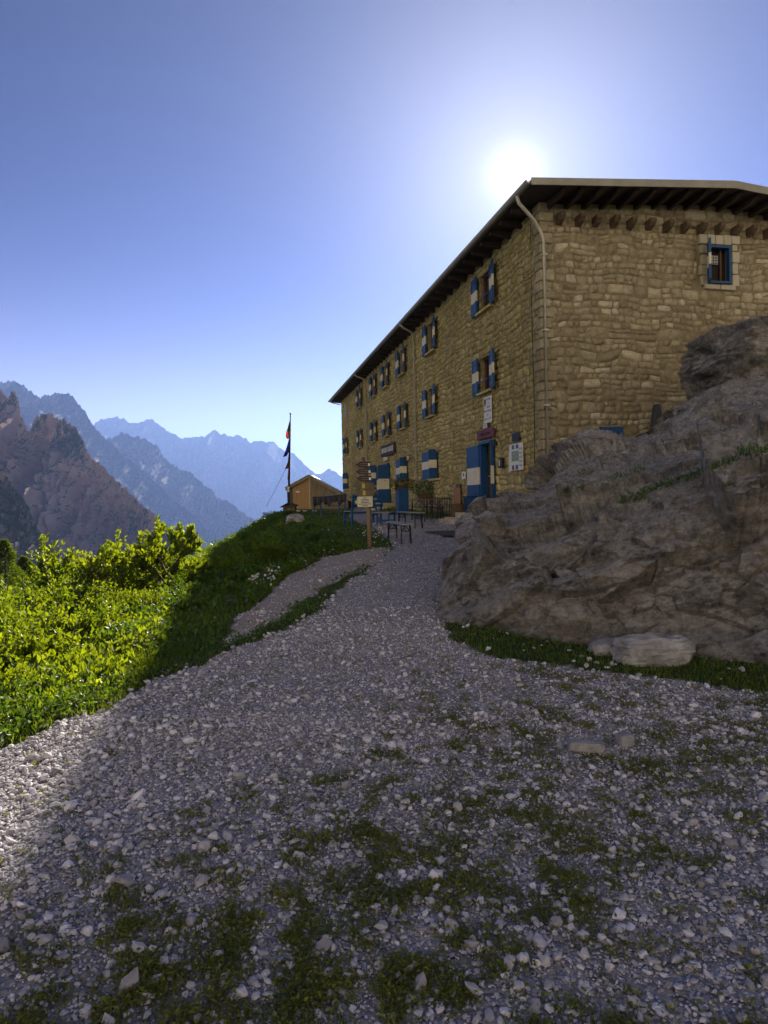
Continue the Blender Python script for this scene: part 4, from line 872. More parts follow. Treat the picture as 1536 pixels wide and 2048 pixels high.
# ---------------------------------------------------------------- the wooden hut, flagpole and things around it
def hut():
    Y0 = 44.0; base = at(634, 1024, Y0)[2] - .25
    t = thing('wooden_hut', 'small timber hut with asymmetric roof and orange plank front', 'hut', (at(628, 1000, Y0)[0], Y0, base))
    X0 = at(628, 1000, Y0)[0]
    def lx(px): return at(px, 990, Y0)[0] - X0
    def lz(py): return at(625, py, Y0)[2] - base
    org = mat('orange_planks', (.34, .19, .075), (.48, .29, .12), 9, .6, .3, 20, stretch=(10, 10, .6)); gre = mat('grey_boarding', (.16, .12, .075), (.24, .185, .12), 5, .7, .2, 20, stretch=(3, 3, .5))  # left part of the front is more orange than the boarding
    x0, xr, x1 = lx(574), lx(619), lx(700); zt = lz(952)
    ze, zr = lz(973), lz(1001)
    def zroof(x): return ze + (zt - ze) * (x - x0) / (xr - x0) if x < xr else zt + (zr - zt) * (x - xr) / (x1 - xr)
    mb = MB(); xs = np.arange(lx(585), xr, .135)
    for i, x in enumerate(xs): mb.prism([(x + .008, -.03 - .02 * (i % 2), .05), (x + .127, -.03 - .02 * (i % 2), .05), (x + .127, -.03 - .02 * (i % 2), zroof(x + .127) - .06), (x + .008, -.03 - .02 * (i % 2), zroof(x) - .06)], (0, .05, 0))
    mb.build('plank_front', org, t)
    mb = MB(); xs = np.linspace(xr + .01, x1 - .15, 6)
    for a, b in zip(xs[:-1], xs[1:]): mb.prism([(a + .008, -.02, 0), (b - .008, -.02, 0), (b - .008, -.02, zroof(b) - .05), (a + .008, -.02, zroof(a) - .05)], (0, .05, 0))
    mb.build('boarding', gre, t)
    w = MB(); w.prism([(x0 + .02, .05, 0), (x1 - .1, .05, 0), (x1 - .1, .05, zroof(x1 - .1) - .06), (xr, .05, zt - .06), (x0 + .02, .05, ze - .06)], (0, 3.4, 0)); w.build('wall', gre, t)
    MB().box(((x0 + lx(585)) / 2 + .02, -.02, (ze - .0) / 2), (lx(585) - x0, .08, ze - .02)).build('corner_panel', mat('dark_boarding', (.07, .06, .045), (.10, .085, .06), 5), t)
    r = MB(); r.prism([(x0 - .06, -.25, ze - .03), (xr, -.25, zt + .06), (x1 + .25, -.25, zr - .06), (x1 + .25, -.25, zr - .24), (xr, -.25, zt - .12), (x0 - .06, -.25, ze - .21)], (0, 3.9, 0))
    rf = r.build('roof', mat('roof_board', (.20, .16, .10), (.30, .25, .16), 5, .7, .2, 20), t)
    MB().prism([(x0 - .1, -.28, ze - .02), (xr, -.28, zt + .10), (x1 + .3, -.28, zr - .03), (x1 + .3, -.28, zr - .06), (xr, -.28, zt + .062), (x0 - .1, -.28, ze - .052)], (0, 4.0, 0)).build('roof_sheet', MT['metal'], rf)
    MB().box((xr + .02, -.07, zt / 2 - .05), (.05, .05, zt - .15)).build('batten', MT['pipe'], t)
    MB().box((lx(596), -.09, lz(983)), (.26, .02, .10)).build('plate', MT['paper'], t)
hut()
pb_ = at(576.5, 1016, 41.0); pt = at(581, 829, 41.0)
t = thing('flagpole', 'slender dark flagpole left of the timber hut', 'flagpole', pb_)
dp = pt - pb_
fm_ = mat('pole_paint', (.03, .035, .05), (.06, .06, .08), 4, .5)
MB().tube([(0, 0, -.5), tuple(dp * .5), tuple(dp)], [.075, .06, .035], 10).build('pole', fm_, t, smooth=True)
MB().tube([tuple(dp), tuple(dp + np.array([0, 0, .08])), tuple(dp + np.array([0, 0, .13]))], [.05, .06, .01], 8).build('finial', fm_, t)
MB().box((dp[0] * .18, -.08, dp[2] * .20), (.12, .05, .32)).build('cleat_box', MT['paper'], t)
def flag(name, label, outline, bands, Y=40.9):
    """hanging cloth, folded in soft pleats; outline = list of (left px, right px, py)"""
    o_ = at(outline[0][1], outline[0][2], Y); rows = len(outline); R = 24; C = 16
    ys = np.linspace(outline[0][2], outline[-1][2], R); l = np.interp(ys, [q[2] for q in outline], [q[0] for q in outline]); r_ = np.interp(ys, [q[2] for q in outline], [q[1] for q in outline])
    V = []; 
    for i in range(R):
        for j in range(C):
            p = at(l[i] + (r_[i] - l[i]) * j / (C - 1), ys[i], Y) - o_; p[1] += .10 * math.sin(j * 1.9 + i * .12) * (1 - .5 * j / C); V.append(p)
    F = [(i * C + j, i * C + j + 1, (i + 1) * C + j + 1, (i + 1) * C + j) for i in range(R - 1) for j in range(C - 1)]
    mi = [bands(i / (R - 2), j / (C - 2)) for i in range(R - 1) for j in range(C - 1)]
    ms_ = [mat(f'{name}_cloth{k}'.replace('cloth', 'cloth_'), c, rough=.8, trans=.001) for k, c in enumerate(flagcols)]
    for m_ in ms_:
        N = m_.node_tree.nodes
        for nn in N:
            if nn.type == 'BSDF_TRANSLUCENT': nn.inputs[0].default_value = N['Principled BSDF'].inputs['Base Color'].default_value
            if nn.type == 'MIX_SHADER': nn.inputs[0].default_value = .5
    o = raw(name, V, F, ms_, smooth=True, midx=mi, loc=tuple(o_)); so = o.modifiers.new('s', 'SOLIDIFY'); so.thickness = .006
    return tag(o, label, 'flag')
flagcols = [(.05, .13, .06), (.55, .52, .48), (.55, .05, .03)]
flag('flag', 'limp green, white and red flag at the top of the pole', [(580, 581, 840), (577, 580.6, 850), (573, 580.3, 862), (571.5, 579.8, 870), (572, 578.5, 875), (575.5, 577.5, 878)],
     lambda a, b: 2 if (a > .60 and b < .75) else (1 if (a > .56 and b >= .75) else 0))
flagcols = [(.05, .04, .42)]
flag('flag', 'limp deep blue flag in the middle of the pole', [(578, 579.6, 878), (575, 579.6, 888), (571, 579.3, 900), (569, 577, 906), (567, 573, 912), (566, 567, 913.5)], lambda a, b: 0)
flagcols = [(.12, .085, .05), (.42, .16, .06)]
flag('flag', 'brown tattered streamer tied below the blue flag', [(577.5, 579.8, 896), (577, 580.4, 910), (576, 580.6, 922), (573.5, 580, 930), (571, 578, 936), (570, 572, 938)], lambda a, b: 1 if a > .7 else 0)
flagcols = [(.45, .42, .40), (.35, .06, .05)]
flag('flag', 'narrow red and white pennant wrapped round the lower pole', [(577, 580, 930), (576, 580, 945), (575, 579.6, 955), (576.6, 579, 966)], lambda a, b: 1 if b > .5 else 0)
a_, b_ = at(572, 937, 40.9), at(533, 1013, 39)
tag(MB().tube([tuple(a_ * 0), tuple(b_ - a_)], .012, 5).build('guy_rope', MT['black'], None, loc=a_), 'thin rope slanting from the flagpole down to the bank', 'rope')
t = thing('little_shelter', 'small brown box with a pitched roof at the foot of the flagpole', 'shelter', at(580, 1030, 37.5))
S_ = 37.5 / 1365
MB().box((0, 0, 10 * S_), (24 * S_, .6, 20 * S_)).build('body', MT['brownwood'], t); MB().box((3 * S_, -.32, 9 * S_), (12 * S_, .03, 9 * S_)).build('door', mat('pale_panel', (.28, .20, .12)), t)
MB().prism([(-17 * S_, -.5, 17 * S_), (-1 * S_, -.5, 25 * S_), (15 * S_, -.5, 20 * S_), (15 * S_, -.5, 18 * S_), (-1 * S_, -.5, 23 * S_), (-17 * S_, -.5, 15.5 * S_)], (0, 1.0, 0)).build('roof', MT['soffit'], t)
# covered bench by the hut
t = thing('covered_bench', 'blue bench draped with black tarpaulin in front of the timber hut', 'bench', gz((at(660, 1020, 32)[0], 32)), .06)
S_ = 32 / 1365; zb = at(660, 997, 32)[2] - float(H(at(660, 1020, 32)[0], 32))
tw = 66 * S_; V = []; n1_, n2_ = 40, 10
for i in range(n1_):
    for j in range(n2_):
        u, v = i / (n1_ - 1), j / (n2_ - 1); V.append(((u - .5) * tw, -.35 - .06 * math.sin(u * 40) * v - .1 * v, zb + .12 * u + .1 - v * (.36 + .09 * math.sin(u * 17) + .05 * math.sin(u * 41)) - .05 * math.sin(u * 3.14)))
F = [(i * n2_ + j, i * n2_ + j + 1, (i + 1) * n2_ + j + 1, (i + 1) * n2_ + j) for i in range(n1_ - 1) for j in range(n2_ - 1)]
k = len(V); 
for i in range(n1_): u = i / (n1_ - 1); V.append(((u - .5) * tw, .45, zb + .12 * u + .08))
F += [(i * n2_, (i + 1) * n2_, k + i + 1, k + i) for i in range(n1_ - 1)]
tp = mat('tarpaulin', (.010, .010, .014), (.02, .02, .028), 3, .55, .4, 6)
o = raw('tarpaulin', V, F, tp, t, smooth=True); o.modifiers.new('s', 'SOLIDIFY').thickness = .01
for x in (-tw / 2 + .05, -tw / 2 + .36, tw / 2 - .35, tw / 2 - .06): MB().box((x, -.28, zb / 2 + .02), (.07, .07, zb + .1)).build('leg', MT['blue'], t)
for z in (.18, .3, .42): MB().box((.25, .1, zb * z + .1), (tw * .6, .4, .035)).build('shelf_board', MT['beertop'] if z == .3 else MT['tabletop'], t)
for i, (px, lb) in enumerate([(597, 'white bowl on the grass before the plank front, leftmost of three'), (610, 'middle one of the three white bowls before the timber hut'), (630, 'rightmost of the three white bowls before the timber hut')]):
    p = gz((at(px, 1022, 33)[0], 33)); p[2] = at(px, 1023, 33)[2]
    o = MB().tube([(0, 0, 0), (0, 0, .07), (0, 0, .075), (0, 0, .02)], [.08, .13, .12, .07], 10).build('bowl', MT['paper'], None, loc=p); tag(o, lb, 'bowl', 'bowls on the grass')
# ---------------------------------------------------------------- loose stones
rg = np.random.default_rng(23)
def in_view(x, y, z, m=60):
    d = np.stack([x, y, z], -1) - EYE; k = d @ fw; u = 768 + FPX * (d @ rt) / k; v = 1024 - FPX * (d @ up) / k
    return (k > .2) & (u > -m * 4) & (u < 1536 + m * 4) & (v < 2048 + m * 3)
PH = (1 + 5 ** .5) / 2
ICO = np.array([(-1, PH, 0), (1, PH, 0), (-1, -PH, 0), (1, -PH, 0), (0, -1, PH), (0, 1, PH), (0, -1, -PH), (0, 1, -PH), (PH, 0, -1), (PH, 0, 1), (-PH, 0, -1), (-PH, 0, 1)]) / math.hypot(1, PH)
ICF = np.array([(0, 11, 5), (0, 5, 1), (0, 1, 7), (0, 7, 10), (0, 10, 11), (1, 5, 9), (5, 11, 4), (11, 10, 2), (10, 7, 6), (7, 1, 8), (3, 9, 4), (3, 4, 2), (3, 2, 6), (3, 6, 8), (3, 8, 9), (4, 9, 5), (2, 4, 11), (6, 2, 10), (8, 6, 7), (9, 8, 1)])
def stones(x, y, s, emb=.25):
    n = len(x); z = H(x, y)
    V = ICO[None] * (1 + rg.normal(0, .17, (n, 12, 1))) + rg.normal(0, .07, (n, 12, 3))
    V = V * np.stack([rg.uniform(.8, 1.35, n), rg.uniform(.6, 1.0, n), rg.uniform(.38, .8, n)], -1)[:, None]
    a = rg.uniform(0, 6.283, n); t = rg.normal(0, .28, n); ca, sa, ct, st = np.cos(a), np.sin(a), np.cos(t), np.sin(t)
    X, Y, Z = V[..., 0], V[..., 1], V[..., 2]
    X, Z = X * ct[:, None] + Z * st[:, None], -X * st[:, None] + Z * ct[:, None]
    X, Y = X * ca[:, None] - Y * sa[:, None], X * sa[:, None] + Y * ca[:, None]
    P = np.stack([X, Y, Z], -1) * (s / 2)[:, None, None]; P += np.stack([x, y, z + s * emb], -1)[:, None]
    F = (ICF[None] + (np.arange(n) * 12)[:, None, None]).reshape(-1, 3)
    return P.reshape(-1, 3), F
def sample(y0, y1, dens, smin, smax, coarse=True):
    A = 1.25 * (y1 ** 2 - y0 ** 2) / 2 + .6 * (y1 - y0); n = int(A * dens * 1.22)
    y = np.sqrt(rg.uniform(y0 ** 2, y1 ** 2, n)); x = rg.uniform(-.62, .62, n) * y; o_ = rg.random(n) < .22; x = np.where(o_, np.sign(x) * (.6 * y + 1.1 * rg.random(n)), x)
    k = gravel_mask(x, y) ; x, y = x[k], y[k]
    w = weed_mask(x, y); k = (rg.random(len(x)) > w * .5) & ((rg.random(len(x)) < .45) | ~bare_mask(x, y)); x, y = x[k], y[k]
    s = smin + (smax - smin) * rg.random(len(x)) ** 2.6
    # finer gravel on the trodden path, coarser on its left margin
    c = np.interp(x - edge_x(y), [-.5, .4, 1.6, 3.2], [1.0, .98, .8, .8]) if coarse else 1.0
    return x, y, s * c
parts = []
for y0, y1, d, a, b in [(1.7, 3.2, 5200, .007, .023), (3.2, 5, 3400, .009, .025), (5, 8, 1500, .011, .027), (8, 13, 500, .014, .032), (13, 24, 60, .025, .05),
                        (1.7, 5, 330, .026, .060), (5, 9, 120, .03, .065), (1.7, 6, 16, .045, .09), (6, 14, 3, .045, .09), (1.8, 5, .5, .07, .10)]:
    parts.append(sample(y0, y1, d, a, b, b < .1))
x = np.concatenate([p[0] for p in parts]); y = np.concatenate([p[1] for p in parts]); s = np.concatenate([p[2] for p in parts])
def stone_col():
    m = mat('crushed_limestone', (.435, .41, .435), (.57, .545, .585), 30, .78, .5, 120, island=.48, bdist=.004)
    return m
MT['gravel'] = stone_col()
V, F = stones(x, y, s); print('stones', len(x))
tag(raw('gravel_stones', V, F, MT['gravel']), 'loose angular limestone gravel covering the path', 'gravel', kind='stuff')
# stones along the grassy edges and in the grass under the outcrop
e = []
for i in range(len(gp) - 3):
    a, b = gp[i], gp[i + 1]; L_ = np.hypot(*(b - a)[:2]); n = int(L_ * 16 / (1 + .06 * a[1])); t = rg.random((n, 1)); e.append(a[None] * (1 - t) + b[None] * t + rg.normal(0, .07, (n, 3)))
e = np.concatenate(e); n = 140; rx = rg.uniform(.8, 4.2, n); ry = rg.uniform(5.6, 8.2, n); k = inpoly(rx, ry, ROCKG)
ex = np.concatenate([e[:, 0], rx[k]]); ey = np.concatenate([e[:, 1], ry[k]])
V, F = stones(ex, ey, rg.uniform(.022, .060, len(ex)), .3)
tag(raw('edge_stones', V, F, MT['gravel']), 'scattered pale stones lying along the grass edges', 'stones', kind='stuff')
# ---------------------------------------------------------------- leaves and blades
def leaf_mesh(P, D, size, wid, nrm=None):
    """a folded two-triangle leaf for every point P along direction D"""
    n = len(P); D = D / np.maximum(np.linalg.norm(D, axis=1, keepdims=True), 1e-6)
    r = rg.normal(0, 1, (n, 3)) if nrm is None else nrm + rg.normal(0, .45, (n, 3))
    S = np.cross(D, r); S /= np.maximum(np.linalg.norm(S, axis=1, keepdims=True), 1e-6); N = np.cross(S, D)
    s = size[:, None]; w = (size * wid)[:, None]
    V = np.stack([P, P + D * s * .5 + S * w * .5 + N * s * .08, P + D * s + N * s * -.08, P + D * s * .5 - S * w * .5 + N * s * .08], 1)
    b = np.arange(n)[:, None] * 4
    return V.reshape(-1, 3), np.concatenate([b + [[0, 1, 2]], b + [[0, 2, 3]]])
def blade_mesh(x, y, h, w, lean=.35, z=None):
    n = len(x); z = H(x, y) if z is None else z; a = rg.uniform(0, 6.283, n); l = np.abs(rg.normal(0, lean, n)) * h
    d = rg.uniform(0, 6.283, n); B = np.stack([x, y, z - .01], -1); S = np.stack([np.cos(a), np.sin(a), 0 * a], -1) * (w / 2)[:, None]
    Mi = B + np.stack([np.cos(d) * l * .3, np.sin(d) * l * .3, h * .6], -1); T = B + np.stack([np.cos(d) * l, np.sin(d) * l, h], -1)
    V = np.stack([B - S, B + S, Mi + S * .7, T, Mi - S * .7], 1); b = np.arange(n)[:, None] * 5
    return V.reshape(-1, 3), [b + [[0, 1, 2, 4]], b + [[4, 2, 3]]]
LEAF = {}
LEAF['a'] = mat('fresh_leaf', (.05, .085, .010), (.095, .135, .014), 1.5, .45, trans=.55, island=.35, coord='Object', spec=.4)
LEAF['c'] = mat('mid_leaf', (.04, .08, .012), (.07, .115, .018), 1.5, .45, trans=.42, island=.4)
LEAF['b'] = mat('deep_leaf', (.032, .07, .014), (.06, .115, .022), 1.5, .45, trans=.34, island=.35)
LEAF['g'] = mat('grass_blade', (.045, .08, .014), (.085, .125, .024), 1.2, .5, trans=.36, island=.35)
LEAF['w'] = mat('weed_leaf', (.075, .10, .018), (.14, .155, .035), 3, .6, trans=.3, island=.4)
LEAF['p'] = mat('needle_green', (.035, .065, .015), (.06, .10, .025), 2, .6, trans=.35, island=.3)
MT['twig'] = mat('twig_bark', (.05, .035, .022), (.10, .075, .05), 12, .85)
def shrub(name, label, group, seed, h=1.5, spread=.75, stems=9, leaf=.055, nleaf=5200, mt='a', lv=3, upright=.55, tree=False):
    r = random.Random(seed); tw = []; mb = MB()
    def grow(p, d, L_, rad, k):
        q = p; pts = [p]
        for i in range(3):
            d = (d + Vector((r.gauss(0, .20), r.gauss(0, .20), r.gauss(.05, .10)))).normalized(); q = q + d * L_ / 3; pts.append(q)
        if k >= lv - 1: tw.extend([(pts[0], pts[1]), (pts[1], pts[2]), (pts[2], pts[3])])
        if k < 2 or tree: mb.tube(pts, [rad, rad * .85, rad * .7, rad * .5], 5)
        if k < lv:
            for i in range(4 if k else 4):
                t = r.uniform(.35, 1); bp = pts[0].lerp(pts[-1], t) if i else pts[-1]
                nd = (d + Vector((r.gauss(0, .75), r.gauss(0, .75), r.gauss(.25, .35)))).normalized(); grow(bp, nd, L_ * r.uniform(.5, .75), rad * .5, k + 1)
    for i in range(stems):
        a = r.uniform(0, 6.28); rr = r.uniform(.02, .18) * spread; d = Vector((math.cos(a) * spread * r.uniform(.2, 1.1), math.sin(a) * spread * r.uniform(.2, 1.1), 1)).normalized()
        grow(Vector((math.cos(a) * rr, math.sin(a) * rr, -.15)), d, h * r.uniform(.38, .62), (.020 if tree else .016) * h, 0)
    A = np.array([a[:] for a, b in tw]); B = np.array([b[:] for a, b in tw]); k = rg.integers(0, len(A), nleaf); t = rg.random((nleaf, 1))
    P = A[k] * (1 - t) + B[k] * t + rg.normal(0, .018, (nleaf, 3)); D = (B - A)[k]; D /= np.linalg.norm(D, axis=1, keepdims=True)
    D = D * .6 + rg.normal(0, .6, (nleaf, 3)) + np.array([0, 0, upright])
    kk = P[:, 2] > .0; P, D = P[kk], D[kk]
    V, F = leaf_mesh(P, D, rg.uniform(.6, 1.25, len(P)) * leaf, .5)
    t_ = thing(name, label, 'tree' if tree else 'shrub', (0, 0, 0), 0, group)
    raw('foliage' if not tree else 'crown', V, F, LEAF[mt], t_); mb.build('trunk' if tree else 'stem', MT['twig'], t_)
    return t_
GR = 'leafy shrubs on the bank left of the path'
LB = 'leafy green shrub growing on the slope left of the path'
SA = shrub('leafy_shrub', LB, GR, 1, 1.3, .8, 10, .068, 6500, 'a')
SB = shrub('leafy_shrub', LB, GR, 2, 1.2, .95, 11, .060, 7000, 'c')
SD = shrub('leafy_shrub', LB, GR, 3, .72, 1.0, 9, .054, 3400, 'a', 3, .7)
SE = shrub('leafy_shrub', LB, GR, 5, .34, .9, 9, .046, 1100, 'a', 2, .6)
SF = shrub('leafy_shrub', LB, GR, 9, .62, 1.1, 10, .058, 2400, 'b', 3, .7)
protos = [SA, SB, SD, SE, SF]; MZ = [max(v.co.z for v in q_.children[0].data.vertices) for q_ in protos]; used = set()
SKY_X = [-200, 0, 60, 130, 165, 200, 250, 300, 350, 400, 440, 480, 520, 560, 590]; SKY_Y = [1090, 1108, 1128, 1135, 1120, 1105, 1098, 1100, 1096, 1092, 1078, 1062, 1044, 1032, 1030]
def put(i, px, Y, hh, rz, s_xy=1.0):
    q = at(px, 1100, Y); z = float(H(q[0], Y)); i = (3 if hh < .42 else (4 if (r.random() < .35 or px > 330) else 2) if hh < .95 else (0 if i in (0, 3) else 1)); pr = protos[i]
    c = pr if i not in used else dup(pr); used.add(i)
    c.location = (q[0], Y, z - .05); c.rotation_euler = (0, 0, rz); s = hh / MZ[i]; c.scale = (s * s_xy, s * s_xy, s); return c
r = random.Random(77); cnt = 0; HS = []
for Y in (6.6, 7.6, 8.8, 10.2, 11.8, 13.6, 15.8, 18.5, 21.5, 25, 29.5, 35):
    step = 95 if Y < 9 else 72; px = -330 + r.uniform(0, 50)
    while px < 600:
        q = at(px, 1100, Y); xe = float(edge_x(Y)); d = xe - q[0]; cond = d > np.interp(Y, [6, 8, 10, 13, 16, 20, 35], [1.25, 1.0, .9, .9, 1.1, .9, .4])
        # keep the meadow free where the photo shows low herbs
        if Y < 9 and px > 130: cond = False
        if Y < 10 and px > 260: cond = False
        if Y < 14 and px > 400: cond = False
        if cond:
            yt = np.interp(px, SKY_X, SKY_Y); near = np.interp(Y, [6, 8, 10, 14, 40], [150, 85, 40, 4, 0]); zt = at(px, yt + near + r.uniform(-10, 22), Y)[2]; g0 = float(H(q[0], Y)); hh = zt - g0
            hh = min(hh, 2.4)
            HS.append((int(px), Y, round(hh, 2)))
            if hh > .28: put(r.choice([0, 1, 1, 0, 2]) if Y < 30 else 1, px, Y, hh * (r.uniform(.6, 1.15) if Y < 12 else r.uniform(.85, 1.04)), r.uniform(0, 6.28), r.uniform(.95, 1.35) if hh > .7 else 1.5); cnt += 1
        px += step * r.uniform(.75, 1.3) * (1 if Y < 20 else .85)
for px, py, Y, i in [(40, 1185, 7.8, 0), (150, 1190, 8.4, 1), (235, 1175, 9.4, 0), (-30, 1215, 6.8, 1), (320, 1165, 10.4, 1), (105, 1275, 6.6, 1), (20, 1300, 6.0, 2), (195, 1250, 7.4, 0), (390, 1150, 11.6, 0), (440, 1130, 13.2, 1), (290, 1225, 8.8, 2), (355, 1205, 9.8, 2), (480, 1110, 15, 0), (80, 1130, 9.6, 0), (185, 1125, 10.6, 1), (275, 1118, 11.6, 0), (360, 1112, 12.8, 1), (425, 1095, 14.6, 0), (470, 1075, 17.5, 1), (505, 1060, 21, 1), (-60, 1150, 8.4, 0)]:
    zt = at(px, py, Y)[2]; put(i, px, Y, max(.35, min(1.9, zt - float(H(at(px, py, Y)[0], Y)))), r.uniform(0, 6.28), 1.25); cnt += 1
r2 = random.Random(5)
for px in range(408, 575, 9):
    Y = float(np.interp(px, [400, 480, 575], [19, 26, 35])) + r2.uniform(-1.5, 1.5); put(1, px, Y, r2.uniform(.43, .68), r2.uniform(0, 6.28), 1.7); cnt += 1
for Y in (9.5, 11, 12.6, 14.2, 16, 18, 20.5, 23, 26, 29, 33):
    px = 0
    while px < 720:
        q = at(px, 1100, Y); d = float(edge_x(Y)) - q[0]
        if d > .55 and not (px < 260 and Y < 15) and not inpoly(np.array([q[0]]), np.array([Y]), SIDEG)[0]:
            zt = at(px, np.interp(px, SKY_X, SKY_Y) - 4, Y)[2]; hh = min(r2.uniform(.28, .62) * min(1, .5 + d / 2), zt - float(H(q[0], Y)) + .12)
            if hh > .15: put(r2.choice([1, 2, 2, 3]), px, Y, hh, r2.uniform(0, 6.28), 1.5); cnt += 1
        px += r2.uniform(.7, 1.2) * 1365 / Y * .62
for px, Y, hh in [(215, 6.5, .34), (250, 7.2, .38), (300, 7.8, .34), (185, 6.0, .30), (265, 6.4, .22), (120, 5.6, .26), (40, 5.3, .3), (350, 9, .3), (420, 9.5, .3), (90, 6.2, .4), (-20, 5.8, .45)]:
    put(3, px, Y, hh, r.uniform(0, 6.28), 1.2); cnt += 1
print('shrubs', cnt, HS)
def crown_tree(label, px, py_top, Y, seed, h0, nleaf, leaf, stems, spread, lv=3):
    t = shrub('young_tree', label, None, seed, h0, spread, stems, leaf, nleaf, 'a', lv, .5, True); q = at(px, py_top, Y); g0 = float(H(q[0], Y)); t.location = (q[0], Y, g0 - .1)
    mz = max(v.co.z for v in t.children[0].data.vertices); s = (q[2] - g0 + .1) / mz; t.scale = (s, s, s); return t
crown_tree('airy young tree with bare twigs standing highest out of the bushes', 322, 1028, 12.5, 12, 2.3, 5200, .10, 3, .45)
crown_tree('small sprig topped tree left of the airy young tree', 236, 1058, 12.0, 8, 2.0, 3000, .09, 2, .4)
crown_tree('thin leaning sapling above the left bushes', 168, 1060, 12.0, 17, 2.0, 2200, .09, 2, .35)
# dwarf pines at the far left
def pine(label, px, py_top, Y, seed, w, n=9000):
    q = at(px, py_top, Y); g0 = float(H(q[0], Y)) - .3; h = max(q[2] - g0, .6)
    t = thing('mountain_pine', label, 'tree', (q[0], Y, g0), 0, None); u = rg.random(n) ** .8; a = rg.uniform(0, 6.283, n); lay = .75 + .25 * np.cos(u * 40 + a * 2)
    rad = (1 - u) ** .7 * w * lay * np.sqrt(rg.random(n)); P = np.stack([np.cos(a) * rad, np.sin(a) * rad, u * h * .96 + .05 - rad * .12], -1)
    V, F = leaf_mesh(P, np.stack([np.cos(a), np.sin(a), .5 + 0 * a], -1) + rg.normal(0, .3, (n, 3)), rg.uniform(.5, 1.1, n) * .13 * max(1, Y / 22), .35)
    raw('crown', V, F, LEAF['p'], t); MB().tube([(0, 0, 0), (0, 0, h * .9)], [.09, .02], 6).build('trunk', MT['twig'], t)
for a_ in [('dark conical pine at the left edge of the picture', 8, 1072, 26, 1, 1.9), ('low spreading dark pine right of the conical one', 48, 1108, 28, 2, 2.4), ('small dark pine in the dip of the slope', 88, 1116, 32, 3, 2.4), ('little spruce standing before the brown crag', 132, 1118, 30, 4, 1.0), ('dark pine clump before the foot of the crag', 105, 1112, 40, 5, 2.6)]: pine(*a_)
# ---------------------------------------------------------------- grass, herbs and weeds
n = 330000; y = 3.2 + 40 * rg.random(n) ** 1.9; x = rg.uniform(-.66, .66, n) * y
zz = H(x, y); k = in_view(x, y, zz, 20) & ~gravel_mask(x, y) & (x < 9) & ~((x > 1.0) & (y > 8.8)); x, y = x[k], y[k]
k = (x < edge_x(y) + 3.5) | inpoly(x, y, ROCKG); x, y = x[k], y[k]
under = inpoly(x, y, ROCKG); d = edge_x(y) - x
h = np.where(under, rg.uniform(.02, .06, len(x)), rg.uniform(.05, .16, len(x)) * np.interp(d, [-.3, .6, 2, 6], [.35, .8, 1.2, 1.5]))
V, F = blade_mesh(x, y, h, (.006 + .0012 * y) * rg.uniform(.7, 1.3, len(x)), .45); print('blades', len(x))
tag(raw('grass', V, F, LEAF['g']), 'green grass on the bank and under the outcrop', 'grass', kind='stuff')
n = 230000; y = 3.6 + 38 * rg.random(n) ** 1.8; x = rg.uniform(-.66, .3, n) * y
k = ~gravel_mask(x + .08, y) & (x < edge_x(y) + .9); x, y = x[k], y[k]; d = edge_x(y) - x
cl = fbm(x * 1.4, y * 1.4, 7.7, 4); k = rg.random(len(x)) < np.clip(.55 + cl * 1.6, .1, 1); x, y, d, cl = x[k], y[k], d[k], cl[k]
hh = rg.random(len(x)) * np.interp(d, [-.4, .3, 1.2, 3], [.03, .07, .17, .28]) * np.clip(1 + cl * 1.5, .4, 2)
P = np.stack([x, y, H(x, y) + hh], -1); ss = rg.uniform(.5, 1.3, len(x)) * (.045 + .0024 * y) * np.interp(d, [-.4, .6, 1.5], [.6, .9, 1.25])
V, F = leaf_mesh(P, rg.normal(0, 1, (len(x), 3)) + [0, 0, .35], ss, .62); print('herb leaves', len(x))
tag(raw('ground_cover', V, F, LEAF['b']), 'dense low herbs and leaves covering the bank', 'undergrowth', kind='stuff')
# weeds in the gravel
n = 60000; y = 1.9 + 17 * rg.random(n) ** 1.7; x = rg.uniform(-.6, .6, n) * y + rg.normal(0, .35, n); w = weed_mask(x, y); k = gravel_mask(x, y) & (rg.random(n) < w * .75 + .02) & (x > edge_x(y)); x, y = x[k], y[k]
m_ = 9; cx = np.repeat(x, m_) + rg.normal(0, .022, len(x) * m_); cy = np.repeat(y, m_) + rg.normal(0, .022, len(x) * m_)
V1, F1 = blade_mesh(cx, cy, rg.uniform(.012, .045, len(cx)), rg.uniform(.003, .006, len(cx)) * (1 + .12 * cy), .8)
P = np.stack([cx, cy, H(cx, cy) + rg.uniform(.004, .024, len(cx))], -1); V2, F2 = leaf_mesh(P, rg.normal(0, 1, (len(cx), 3)) * [1, 1, .35] + [0, 0, .2], rg.uniform(.008, .022, len(cx)), .6)
tag(raw('weeds', np.concatenate([V1, V2]), [*F1, F2 + len(V1)], LEAF['w']), 'low weeds and moss growing between the stones', 'weeds', kind='stuff'); print('weeds', len(x))
